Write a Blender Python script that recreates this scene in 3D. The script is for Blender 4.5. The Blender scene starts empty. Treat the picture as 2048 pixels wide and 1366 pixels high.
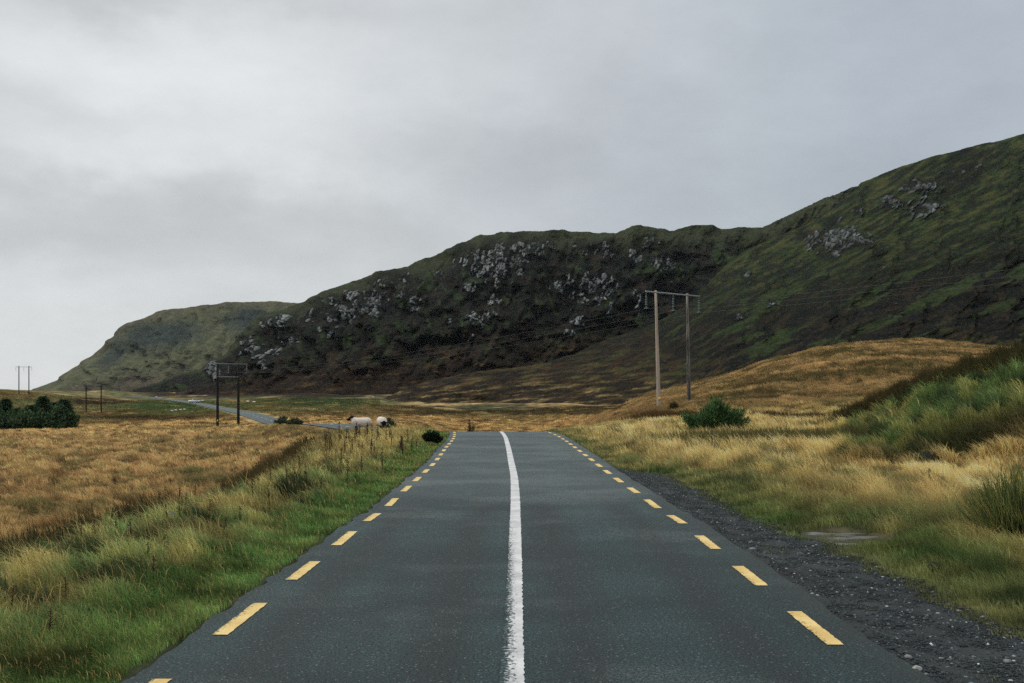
import bpy, math, random
import numpy as np
from math import radians as R

random.seed(7)
rng = np.random.default_rng(11)
S = bpy.context.scene
COL = S.collection

# ------------------------------------------------------------------ camera, sky, sun, exposure
FPX, CX, HY, CH = 2000.0, 1024.0, 792.0, 2.0     # focal length / centre / horizon row of the 2048 px photograph, eye height
cam = bpy.data.objects.new('camera', bpy.data.cameras.new('camera'))
COL.objects.link(cam)
cam.location = (0, 0, CH)
cam.rotation_euler = (R(90), 0, 0)
cam.data.sensor_width = 36
cam.data.lens = 36 * FPX / 2048
cam.data.shift_y = (HY - 683) / 2048
cam.data.clip_start = 0.1
cam.data.clip_end = 20000
S.camera = cam

SUN_EL, SUN_AZ = 42, -70      # azimuth from +Y towards +X (deg)
sun = bpy.data.objects.new('sun', bpy.data.lights.new('sun', 'SUN'))
COL.objects.link(sun)
sun.data.energy = 0.9
sun.data.angle = R(18)
sun.data.color = (1.0, 0.95, 0.88)
sun.rotation_euler = (R(90 - SUN_EL), 0, R(180 - SUN_AZ) + math.pi)
_d = (math.sin(R(SUN_AZ)) * math.cos(R(SUN_EL)), math.cos(R(SUN_AZ)) * math.cos(R(SUN_EL)), math.sin(R(SUN_EL)))
import mathutils
sun.rotation_euler = mathutils.Vector(_d).to_track_quat('Z', 'Y').to_euler()

S.view_settings.view_transform = 'Standard'
S.view_settings.look = 'None'
S.view_settings.exposure = 0.3
S.view_settings.gamma = 1.0
S.render.engine = 'CYCLES'
S.cycles.use_denoising = False
S.cycles.max_bounces = 5
S.cycles.diffuse_bounces = 3
S.cycles.transmission_bounces = 3
S.cycles.volume_bounces = 0
S.cycles.transparent_max_bounces = 8


def lin(c):
    c = np.asarray(c, float) / 255.0
    return np.where(c <= 0.04045, c / 12.92, ((c + 0.055) / 1.055) ** 2.4)


class NT:
    """small node helper"""
    def __init__(s, tree):
        s.t = tree; s.n = tree.nodes; s.l = tree.links

    def node(s, typ, **kw):
        nd = s.n.new(typ)
        for k, v in kw.items():
            if hasattr(nd, k):
                setattr(nd, k, v)
            else:
                nd.inputs[k].default_value = v
        return nd

    def put(s, sock, v):
        if hasattr(v, 'is_output'):
            s.l.new(v, sock)
        else:
            sock.default_value = v

    def math(s, op, a, b=0.0, c=0.0, clamp=False):
        nd = s.n.new('ShaderNodeMath'); nd.operation = op; nd.use_clamp = clamp
        for i, v in enumerate((a, b, c)):
            s.put(nd.inputs[i], v)
        return nd.outputs[0]

    def noise(s, vec, scale, detail=4, rough=0.55, w=None):
        nd = s.n.new('ShaderNodeTexNoise')
        if vec is not None: s.l.new(vec, nd.inputs['Vector'])
        nd.inputs['Scale'].default_value = scale
        nd.inputs['Detail'].default_value = detail
        nd.inputs['Roughness'].default_value = rough
        return nd.outputs['Fac']

    def ramp(s, fac, a, b, lo=0.0, hi=1.0):
        nd = s.n.new('ShaderNodeMapRange'); nd.clamp = True; nd.interpolation_type = 'SMOOTHSTEP'
        s.put(nd.inputs[0], fac)
        for i, v in enumerate((a, b, lo, hi)):
            s.put(nd.inputs[i + 1], v)
        return nd.outputs[0]

    def mix(s, fac, a, b, blend='MIX'):
        nd = s.n.new('ShaderNodeMix'); nd.data_type = 'RGBA'; nd.blend_type = blend
        s.put(nd.inputs[0], fac)
        for sock, v in ((nd.inputs[6], a), (nd.inputs[7], b)):
            if not hasattr(v, 'is_output'):
                v = tuple(v) + (1,) if len(v) == 3 else tuple(v)
            s.put(sock, v)
        return nd.outputs[2]

    def mapping(s, vec, scale=(1, 1, 1)):
        nd = s.n.new('ShaderNodeMapping'); s.l.new(vec, nd.inputs[0]); nd.inputs['Scale'].default_value = scale
        return nd.outputs[0]


# world: overcast cloud deck over a Nishita sky
W = bpy.data.worlds.new('World'); S.world = W; W.use_nodes = True
W.node_tree.nodes.clear()
w = NT(W.node_tree)
sky = w.node('ShaderNodeTexSky', sky_type='NISHITA', sun_disc=False)
sky.sun_elevation = R(SUN_EL); sky.sun_rotation = R(SUN_AZ)
tc = w.node('ShaderNodeTexCoord').outputs['Generated']
sep = w.node('ShaderNodeSeparateXYZ'); w.l.new(tc, sep.inputs[0])
dx, dy, dz = sep.outputs
az = w.math('MULTIPLY', w.math('ARCTAN2', dx, dy), 57.2958)
el = w.math('MULTIPLY', w.math('ARCSINE', dz), 57.2958)
wm = w.mapping(tc, (1, 1, 2.2))
wn1 = w.noise(wm, 3.2, 6, 0.55)
wn2 = w.noise(w.mapping(tc, (1.3, 1.3, 2.6)), 5.5, 6, 0.55)
wn3 = w.noise(w.mapping(tc, (1, 1, 2.0)), 8.0, 7, 0.6)
azw = w.math('ADD', az, w.math('MULTIPLY', w.math('SUBTRACT', wn1, 0.5), 15.0))
elw = w.math('ADD', el, w.math('MULTIPLY', w.math('SUBTRACT', wn2, 0.5), 7.0))


def blob(px, py, rx, ry):
    a0 = math.degrees(math.atan((px - CX) / FPX)); e0 = math.degrees(math.atan((HY - py) / FPX))
    ra = math.degrees(rx / FPX); re = math.degrees(ry / FPX)
    a = w.math('DIVIDE', w.math('SUBTRACT', azw, a0), ra)
    e = w.math('DIVIDE', w.math('SUBTRACT', elw, e0), re)
    q = w.math('ADD', w.math('MULTIPLY', a, a), w.math('MULTIPLY', e, e))
    return w.math('EXPONENT', w.math('MULTIPLY', q, -1.0))


side = w.ramp(azw, -14, 24)
base = w.mix(side, lin((196, 199, 200)) * 0.95, lin((167, 175, 183)) * 0.95)
base = w.mix(w.ramp(dz, 0.36, 0.6), base, lin((200, 199, 195)) * 0.95)
total = None
for px, py, rx, ry, amp in (
        (0, 0, 260, 70, -0.07), (330, 150, 330, 110, 0.17), (420, 330, 360, 70, 0.10), (80, 340, 200, 50, 0.07), (720, 240, 300, 160, 0.07),
        (80, 600, 320, 50, 0.07), (20, 710, 300, 70, 0.09), (420, 15, 330, 40, -0.12), (260, 450, 520, 80, -0.10),
        (40, 500, 260, 50, -0.05), (160, 270, 180, 25, -0.05), (980, 300, 240, 70, -0.07), (1400, 400, 420, 120, -0.05),
        (800, 470, 260, 60, -0.03), (1500, 60, 500, 100, 0.03), (500, 560, 200, 30, -0.04), (880, 545, 160, 40, 0.03)):
    t_ = w.math('MULTIPLY', blob(px, py, rx, ry), amp)
    total = t_ if total is None else w.math('ADD', total, t_)
total = w.math('ADD', total, w.math('MULTIPLY', w.math('SUBTRACT', wn3, 0.5), 0.24))
total = w.math('ADD', total, w.math('MULTIPLY', w.math('SUBTRACT', wn2, 0.5), 0.12))
up = w.ramp(dz, 0.42, 1.0, 0.0, 0.75)          # the overcast dome is brightest overhead
gain = w.math('ADD', 1.0, w.math('ADD', w.math('MULTIPLY', total, 1.3), up))
vm = w.node('ShaderNodeVectorMath', operation='SCALE')
w.l.new(base, vm.inputs[0]); w.l.new(gain, vm.inputs['Scale'])
bg1 = w.node('ShaderNodeBackground'); w.l.new(vm.outputs[0], bg1.inputs[0]); bg1.inputs[1].default_value = 1.0
bg2 = w.node('ShaderNodeBackground'); w.l.new(sky.outputs[0], bg2.inputs[0]); bg2.inputs[1].default_value = 0.08
ms = w.node('ShaderNodeMixShader'); ms.inputs[0].default_value = 0.07
w.l.new(bg1.outputs[0], ms.inputs[1]); w.l.new(bg2.outputs[0], ms.inputs[2])
wo = w.node('ShaderNodeOutputWorld'); w.l.new(ms.outputs[0], wo.inputs[0])

# ------------------------------------------------------------------ numeric helpers
_perm = np.random.default_rng(5).permutation(1024).astype(np.int64)


def perlin(x, y, seed=0):
    x = np.asarray(x, float) + seed * 37.17; y = np.asarray(y, float) + seed * 91.73
    xi = np.floor(x).astype(np.int64); yi = np.floor(y).astype(np.int64)
    xf = x - xi; yf = y - yi
    u = xf * xf * xf * (xf * (xf * 6 - 15) + 10); v = yf * yf * yf * (yf * (yf * 6 - 15) + 10)

    def g(ix, iy, fx, fy):
        h = _perm[(_perm[ix & 1023] + iy) & 1023] * (2 * math.pi / 1024)
        return np.cos(h) * fx + np.sin(h) * fy
    a = g(xi, yi, xf, yf); b = g(xi + 1, yi, xf - 1, yf)
    c = g(xi, yi + 1, xf, yf - 1); d = g(xi + 1, yi + 1, xf - 1, yf - 1)
    return ((a + (b - a) * u) + ((c + (d - c) * u) - (a + (b - a) * u)) * v) * 1.5


def fbm(x, y, octv=4, seed=0, gain=0.5):
    s = 0; a = 1.0; n = 0
    for o in range(octv):
        s = s + a * perlin(x * 2 ** o, y * 2 ** o, seed + o * 3); n += a; a *= gain
    return s / n


def worley(x, y, seed=0):
    """nearest and second cell distance, a random number per cell, and the offset from the cell's centre"""
    x = np.asarray(x, float) + seed * 17.3; y = np.asarray(y, float) + seed * 29.1
    xi = np.floor(x).astype(np.int64); yi = np.floor(y).astype(np.int64)
    f1 = np.full(x.shape, 9.0); f2 = np.full(x.shape, 9.0); rid = np.zeros(x.shape); vx = np.zeros(x.shape); vy = np.zeros(x.shape)
    for i in (-1, 0, 1):
        for j in (-1, 0, 1):
            h = _perm[(_perm[(xi + i) & 1023] + yi + j) & 1023]
            h2 = _perm[(h + 517) & 1023]; h3 = _perm[(h2 + 131) & 1023]
            ex = x - (xi + i + 0.15 + 0.7 * h / 1023.0); ey = y - (yi + j + 0.15 + 0.7 * h2 / 1023.0)
            d = np.sqrt(ex * ex + ey * ey)
            n = d < f1
            f2 = np.where(n, f1, np.minimum(f2, d))
            rid = np.where(n, h3 / 1023.0, rid); vx = np.where(n, ex, vx); vy = np.where(n, ey, vy)
            f1 = np.where(n, d, f1)
    return f1, f2, rid, vx, vy


def sst(a, b, x):
    t = np.clip((np.asarray(x, float) - a) / (b - a), 0, 1)
    return t * t * (3 - 2 * t)


def lerp(a, b, t): return a + (b - a) * t


def tab(x, pts):
    p = np.array(pts, float)
    return np.interp(x, p[:, 0], p[:, 1])


def soft(pts, r=3.0):
    """the same line with its corners rounded"""
    g = np.arange(pts[0][0], pts[-1][0] + 0.01, 0.25); v = tab(g, pts); k = np.hanning(int(r * 8) | 1); k /= k.sum(); q = len(k) // 2
    e = np.concatenate([v[0] + (np.arange(-q, 0)) * (v[1] - v[0]), v, v[-1] + np.arange(1, q + 1) * (v[-1] - v[-2])])
    return list(zip(g, np.convolve(e, k, 'valid')))


def make_mesh(name, V, F, mat=None, parent=None, smooth=True, attrs=None, quads=None):
    """V (n,3); F list of index arrays each (m,k)"""
    me = bpy.data.meshes.new(name)
    V = np.ascontiguousarray(V, dtype=np.float32)
    groups = [np.asarray(f, dtype=np.int32) for f in F if len(f)]
    me.vertices.add(len(V)); me.vertices.foreach_set('co', V.ravel())
    nl = sum(g.size for g in groups); nf = sum(len(g) for g in groups)
    me.loops.add(nl); me.loops.foreach_set('vertex_index', np.concatenate([g.ravel() for g in groups]))
    me.polygons.add(nf)
    tot = np.concatenate([np.full(len(g), g.shape[1], dtype=np.int32) for g in groups])
    st = np.concatenate([[0], np.cumsum(tot)[:-1]]).astype(np.int32)
    me.polygons.foreach_set('loop_start', st)
    try: me.polygons.foreach_set('loop_total', tot)
    except Exception: pass
    me.update(calc_edges=True)
    me.validate()
    if smooth: me.polygons.foreach_set('use_smooth', np.ones(len(me.polygons), dtype=bool))
    for k, a in (attrs or {}).items():
        a = np.asarray(a, dtype=np.float32)
        if a.ndim == 2:
            at = me.attributes.new(k, 'FLOAT_COLOR', 'POINT')
            full = np.ones((len(a), 4), dtype=np.float32); full[:, :3] = a
            at.data.foreach_set('color', full.ravel())
        else:
            at = me.attributes.new(k, 'FLOAT', 'POINT'); at.data.foreach_set('value', a)
    ob = bpy.data.objects.new(name, me); COL.objects.link(ob)
    if mat: me.materials.append(mat)
    if parent: ob.parent = parent
    return ob


def tag(o, label=None, cat=None, group=None, kind=None):
    if label: o['label'] = label
    if cat: o['category'] = cat
    if group: o['group'] = group
    if kind: o['kind'] = kind
    return o


def empty(name, loc, rz=0.0):
    e = bpy.data.objects.new(name, None); COL.objects.link(e)
    e.location = loc; e.rotation_euler = (0, 0, rz); e.empty_display_size = 0.2
    return e


def copy_tree(o, parent=None):
    c = o.copy(); COL.objects.link(c); c.parent = parent
    for ch in list(o.children): copy_tree(ch, c)
    return c


def grid_faces(nr, nc):
    i = np.arange(nr * nc).reshape(nr, nc)
    return np.stack([i[:-1, :-1].ravel(), i[:-1, 1:].ravel(), i[1:, 1:].ravel(), i[1:, :-1].ravel()], 1)


class MB:
    """collects simple solids into one mesh"""
    def __init__(s): s.v = []; s.f = {}; s.n = 0

    def add(s, V, F):
        for f in F: s.f.setdefault(len(f), []).append([i + s.n for i in f])
        s.v.append(np.asarray(V, float)); s.n += len(V)

    def tube(s, pts, rad, seg=8, cap=True):
        pts = [mathutils.Vector(p) for p in pts]
        if not hasattr(rad, '__len__'): rad = [rad] * len(pts)
        V = []; F = []
        for i, p in enumerate(pts):
            t = (pts[min(i + 1, len(pts) - 1)] - pts[max(i - 1, 0)]).normalized()
            a = t.orthogonal().normalized() if abs(t.z) > 0.95 else t.cross(mathutils.Vector((0, 0, 1))).normalized()
            if abs(t.z) > 0.95: a = (mathutils.Vector((1, 0, 0)) - t * t.x).normalized()
            b = t.cross(a)
            for k in range(seg):
                an = 2 * math.pi * k / seg
                V.append(p + (a * math.cos(an) + b * math.sin(an)) * rad[i])
        for i in range(len(pts) - 1):
            for k in range(seg):
                F.append([i * seg + k, i * seg + (k + 1) % seg, (i + 1) * seg + (k + 1) % seg, (i + 1) * seg + k])
        if cap:
            F.append(list(range(seg))[::-1]); F.append([(len(pts) - 1) * seg + k for k in range(seg)])
        s.add([tuple(v) for v in V], F)

    def box(s, c, size, rz=0.0):
        c = np.array(c, float); h = np.array(size, float) / 2
        V = np.array([[x, y, z] for x in (-1, 1) for y in (-1, 1) for z in (-1, 1)]) * h
        ca, sa = math.cos(rz), math.sin(rz)
        V = np.stack([V[:, 0] * ca - V[:, 1] * sa, V[:, 0] * sa + V[:, 1] * ca, V[:, 2]], 1) + c
        s.add(V, [[0, 1, 3, 2], [4, 6, 7, 5], [0, 4, 5, 1], [2, 3, 7, 6], [0, 2, 6, 4], [1, 5, 7, 3]])

    def build(s, name, mat, parent=None, smooth=False):
        return make_mesh(name, np.concatenate(s.v), [np.array(v) for v in s.f.values()], mat, parent, smooth)


# ------------------------------------------------------------------ materials
def new_mat(name):
    m = bpy.data.materials.new(name); m.use_nodes = True; m.node_tree.nodes.clear()
    t = NT(m.node_tree)
    return m, t


def finish(t, shader): 
    o = t.node('ShaderNodeOutputMaterial'); t.l.new(shader, o.inputs[0])


def principled(t, col, rough=0.9, spec=0.3, metal=0.0, normal=None):
    p = t.n.new('ShaderNodeBsdfPrincipled')
    if not hasattr(col, 'is_output') and len(col) == 3: col = tuple(col) + (1,)
    t.put(p.inputs['Base Color'], col)
    t.put(p.inputs['Roughness'], rough); t.put(p.inputs['Specular IOR Level'], spec); p.inputs['Metallic'].default_value = metal
    if normal is not None: t.l.new(normal, p.inputs['Normal'])
    return p.outputs[0]


def bump(t, h, strength=0.5, dist=0.05):
    b = t.n.new('ShaderNodeBump'); b.inputs['Strength'].default_value = strength; b.inputs['Distance'].default_value = dist
    t.l.new(h, b.inputs['Height']); return b.outputs[0]


def attr(t, name, out='Color'):
    a = t.n.new('ShaderNodeAttribute'); a.attribute_name = name
    return a.outputs[out]


def obj_co(t): return t.node('ShaderNodeTexCoord').outputs['Object']


def plain(name, col, rough=0.8, spec=0.3, metal=0.0, var=0.25, scale=6.0):
    m, t = new_mat(name)
    c = np.asarray(col, float)
    n = t.noise(obj_co(t), scale, 5, 0.6)
    finish(t, principled(t, t.mix(n, tuple(c * (1 - var)), tuple(np.minimum(c * (1 + var), 1))), rough, spec, metal))
    return m


def terrain_mat(name, s1, s2, bd, lo=0.55, hi=1.45):
    m, t = new_mat(name)
    co = obj_co(t)
    n1 = t.noise(co, s1, 6, 0.65); n2 = t.noise(co, s2, 5, 0.6)
    f = t.math('ADD', t.math('MULTIPLY', n1, 0.6), t.math('MULTIPLY', n2, 0.4))
    k = t.ramp(f, 0.3, 0.7, lo, hi)
    vmn = t.node('ShaderNodeVectorMath', operation='SCALE')
    t.l.new(attr(t, 'Col'), vmn.inputs[0]); t.l.new(k, vmn.inputs['Scale'])
    finish(t, principled(t, vmn.outputs[0], 0.95, 0.05, normal=bump(t, n1, 0.6, bd)))
    return m


M_GROUND = terrain_mat('moor_ground', 1.6, 0.25, 0.15)
M_HILL = terrain_mat('heather_hill', 0.4, 0.11, 0.9, 0.4, 1.6)
M_HEAD = terrain_mat('headland_slope', 0.10, 0.03, 5.0, 0.55, 1.45)

def grass_mat(name, trans=0.35):
    m, t = new_mat(name)
    c = attr(t, 'Col')
    d = t.n.new('ShaderNodeBsdfDiffuse'); t.l.new(c, d.inputs[0])
    tr = t.n.new('ShaderNodeBsdfTranslucent'); t.l.new(c, tr.inputs[0])
    mx = t.n.new('ShaderNodeMixShader'); mx.inputs[0].default_value = trans
    t.l.new(d.outputs[0], mx.inputs[1]); t.l.new(tr.outputs[0], mx.inputs[2])
    finish(t, mx.outputs[0]); return m


M_GRASS = grass_mat('grass_blades')
M_LEAF = grass_mat('leaf_blades', 0.2)

# asphalt
def asphalt_color(t, co):
    big = t.noise(t.mapping(co, (0.35, 0.9, 1)), 0.5, 4, 0.6)
    streak = t.noise(t.mapping(co, (1.0, 0.05, 1)), 1.3, 3, 0.5)
    fine = t.noise(co, 70, 3, 0.75)
    mid = t.noise(co, 36, 4, 0.75)
    c = t.mix(t.ramp(big, 0.35, 0.7), lin((30, 56, 59)) * 0.74, lin((50, 76, 79)) * 0.8)
    c = t.mix(t.math('MULTIPLY', t.ramp(streak, 0.45, 0.62), 0.45), c, lin((34, 48, 49)) * 0.8)
    sepx = t.node('ShaderNodeSeparateXYZ'); t.l.new(co, sepx.inputs[0])
    wob = t.math('ADD', sepx.outputs[0], t.math('MULTIPLY', t.math('SUBTRACT', t.noise(t.mapping(co, (0.3, 0.12, 1)), 1.0, 3, 0.5), 0.5), 0.7))
    trk = t.math('ABSOLUTE', t.math('SUBTRACT', t.math('ABSOLUTE', wob), 1.25))
    trk = t.math('ABSOLUTE', t.math('SUBTRACT', trk, 0.68))
    c = t.mix(t.ramp(trk, 0.0, 0.46, 0.8, 0.0), c, lin((32, 46, 47)) * 0.8)
    pat = t.noise(t.mapping(co, (0.6, 0.8, 1)), 0.5, 5, 0.62)
    c = t.mix(t.ramp(pat, 0.5, 0.7, 0.0, 0.4), c, lin((92, 103, 104)) * 0.85)
    jn = t.math('ADD', sepx.outputs[1], t.math('MULTIPLY', t.math('SUBTRACT', t.noise(t.mapping(co, (0.5, 0.2, 1)), 1.2, 3, 0.6), 0.5), 3.0))
    old = t.ramp(jn, 17.5, 21.5, 0.0, 0.62)
    c = t.mix(old, c, t.mix(t.ramp(pat, 0.4, 0.6), lin((70, 85, 88)), lin((94, 107, 109))))
    k = t.math('ADD', t.ramp(fine, 0.34, 0.68, -0.2, 2.2), t.ramp(mid, 0.36, 0.64, -0.75, 0.75))
    vmn = t.node('ShaderNodeVectorMath', operation='SCALE'); t.l.new(c, vmn.inputs[0]); t.l.new(k, vmn.inputs['Scale'])
    vor = t.node('ShaderNodeTexVoronoi'); t.l.new(co, vor.inputs['Vector']); vor.inputs['Scale'].default_value = 42
    sp = t.node('ShaderNodeSeparateColor'); t.l.new(vor.outputs['Color'], sp.inputs[0])
    chip = t.math('MULTIPLY', t.math('GREATER_THAN', sp.outputs[0], 0.93), t.math('LESS_THAN', vor.outputs['Distance'], 0.36))
    c2 = t.mix(t.math('MULTIPLY', chip, 0.4), vmn.outputs[0], lin((150, 158, 160)))
    cw = t.node('ShaderNodeTexVoronoi', feature='DISTANCE_TO_EDGE'); cw.inputs['Scale'].default_value = 0.42
    vadd = t.node('ShaderNodeVectorMath', operation='ADD'); t.l.new(co, vadd.inputs[0])
    nz = t.n.new('ShaderNodeTexNoise'); t.l.new(co, nz.inputs['Vector']); nz.inputs['Scale'].default_value = 1.4; nz.inputs['Detail'].default_value = 5
    t.l.new(nz.outputs['Color'], vadd.inputs[1]); t.l.new(vadd.outputs[0], cw.inputs['Vector'])
    crack = t.math('MULTIPLY', t.ramp(cw.outputs['Distance'], 0.004, 0.014, 0.75, 0.0), t.ramp(t.noise(co, 0.22, 3, 0.6), 0.52, 0.6))
    c2 = t.mix(crack, c2, lin((26, 31, 32)))
    edge_ = t.ramp(t.math('ADD', t.math('ABSOLUTE', sepx.outputs[0]), t.math('MULTIPLY', t.math('SUBTRACT', t.noise(co, 1.1, 4, 0.6), 0.5), 0.7)), 2.55, 2.95, 0.0, 0.45)
    c2 = t.mix(t.math('MULTIPLY', edge_, t.math('LESS_THAN', sepx.outputs[1], 45.0)), c2, lin((44, 48, 46)))
    return c2, fine, mid


M_ROAD, t = new_mat('asphalt')
co = obj_co(t)
c2, fine, mid = asphalt_color(t, co)
hgt = t.math('ADD', fine, t.math('MULTIPLY', mid, 0.8))
finish(t, principled(t, c2, 0.6, 0.28, normal=bump(t, hgt, 0.9, 0.012)))


def paint_mat(name, col, col2, wear):
    m, t = new_mat(name)
    co = obj_co(t)
    ac, fine, mid = asphalt_color(t, co)
    n = t.noise(t.mapping(co, (1.2, 1.0, 1)), 26, 5, 0.75)
    blot = t.noise(co, 2.2, 3, 0.6)
    tint = t.mix(t.ramp(blot, 0.3, 0.7), col, col2)
    speck = t.ramp(fine, 0.25, 0.6, 0.8, 1.05)
    vmn = t.node('ShaderNodeVectorMath', operation='SCALE'); t.l.new(tint, vmn.inputs[0]); t.l.new(speck, vmn.inputs['Scale'])
    wv = t.math('MULTIPLY', attr(t, 'wear', 'Fac'), wear)
    mask = t.ramp(t.math('ADD', n, wv), 0.74, 0.84)
    finish(t, principled(t, t.mix(mask, vmn.outputs[0], ac), 0.7, 0.3, normal=bump(t, fine, 0.3, 0.004)))
    return m


M_WHITE = paint_mat('white_road_paint', lin((212, 214, 216)) * 1.05, lin((184, 186, 190)), 0.47)
M_YELLOW = paint_mat('yellow_road_paint', lin((230, 206, 140)), lin((210, 180, 112)), 0.27)

# ------------------------------------------------------------------ the road lines as measured on the ground (Y, X)
LEFT_DASH = [(-60, -2.5), (5, -2.5), (9.2, -2.43), (14, -2.34), (18.6, -2.28), (23.5, -2.28), (28.2, -2.3), (30.8, -2.34), (33.9, -2.42), (37, -2.52),
             (40, -2.59), (44.4, -2.68), (47.6, -2.78), (50, -2.88), (52.6, -3.02), (55.6, -3.2), (58, -3.4)]
RIGHT_DASH = [(-60, 2.55), (5, 2.57), (8.66, 2.6), (11.6, 2.65), (14.4, 2.67), (17, 2.66), (19.3, 2.62), (21.4, 2.56), (23.7, 2.52), (26.3, 2.5), (31.8, 2.49),
              (37.4, 2.45), (43.6, 2.41), (46.7, 2.36), (50, 2.3), (52.6, 2.17), (55.1, 2.01), (58, 1.8)]
CENTRE = [(-60, 0.0), (7, 0.0), (9.8, 0.034), (19.2, 0.077), (24.7, 0.07), (30.3, -0.015), (38.2, -0.12), (48.4, -0.3), (54.8, -0.52), (58, -0.74)]
LEFT_DASH, RIGHT_DASH, CENTRE = soft(LEFT_DASH), soft(RIGHT_DASH), soft(CENTRE, 4.0)
PATH = np.array([(-0.8, 58), (-2.5, 66), (-6, 80), (-10, 92), (-16, 105), (-24, 124), (-31, 143), (-40.7, 172), (-52, 203), (-63, 233), (-90, 305),
                 (-118, 378), (-150, 440), (-185, 490), (-235, 540), (-300, 590)], float)
PATH_Z = np.array([-0.08, -0.75, -1.5, -1.62, -1.42, -1.36, -2.4, -2.52, -2.05, -1.75, -1.5, -0.95, 0.35, 1.75, 3.0, 3.0])


def smooth_path():
    d = np.concatenate([[0], np.cumsum(np.hypot(*np.diff(PATH, axis=0).T))])
    s = np.arange(0, d[-1], 2.0)
    P = np.stack([np.interp(s, d, PATH[:, 0]), np.interp(s, d, PATH[:, 1]), np.interp(s, d, PATH_Z)], 1)
    k = np.hanning(15); k /= k.sum()
    out = P.copy()
    for c in range(3):
        e = np.concatenate([np.full(7, P[0, c]) + (np.arange(-7, 0) * (P[1, c] - P[0, c])), P[:, c], np.full(7, P[-1, c]) + np.arange(1, 8) * (P[-1, c] - P[-2, c])])
        out[:, c] = np.convolve(e, k, 'valid')
    return out


FARROAD = smooth_path()


def crest(Y):
    """height of the road platform: flat, then over the brow"""
    q = np.clip(Y - 55, 0, None)
    return -0.008 * q ** 2 - 0.03 * np.exp(-((Y - 18.2) / 1.3) ** 2) + 0.015 * np.exp(-((Y - 15.2) / 1.1) ** 2)


def road_left(Y): return tab(Y, LEFT_DASH) - 0.26
def road_right(Y): return tab(Y, RIGHT_DASH) + 0.36


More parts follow.
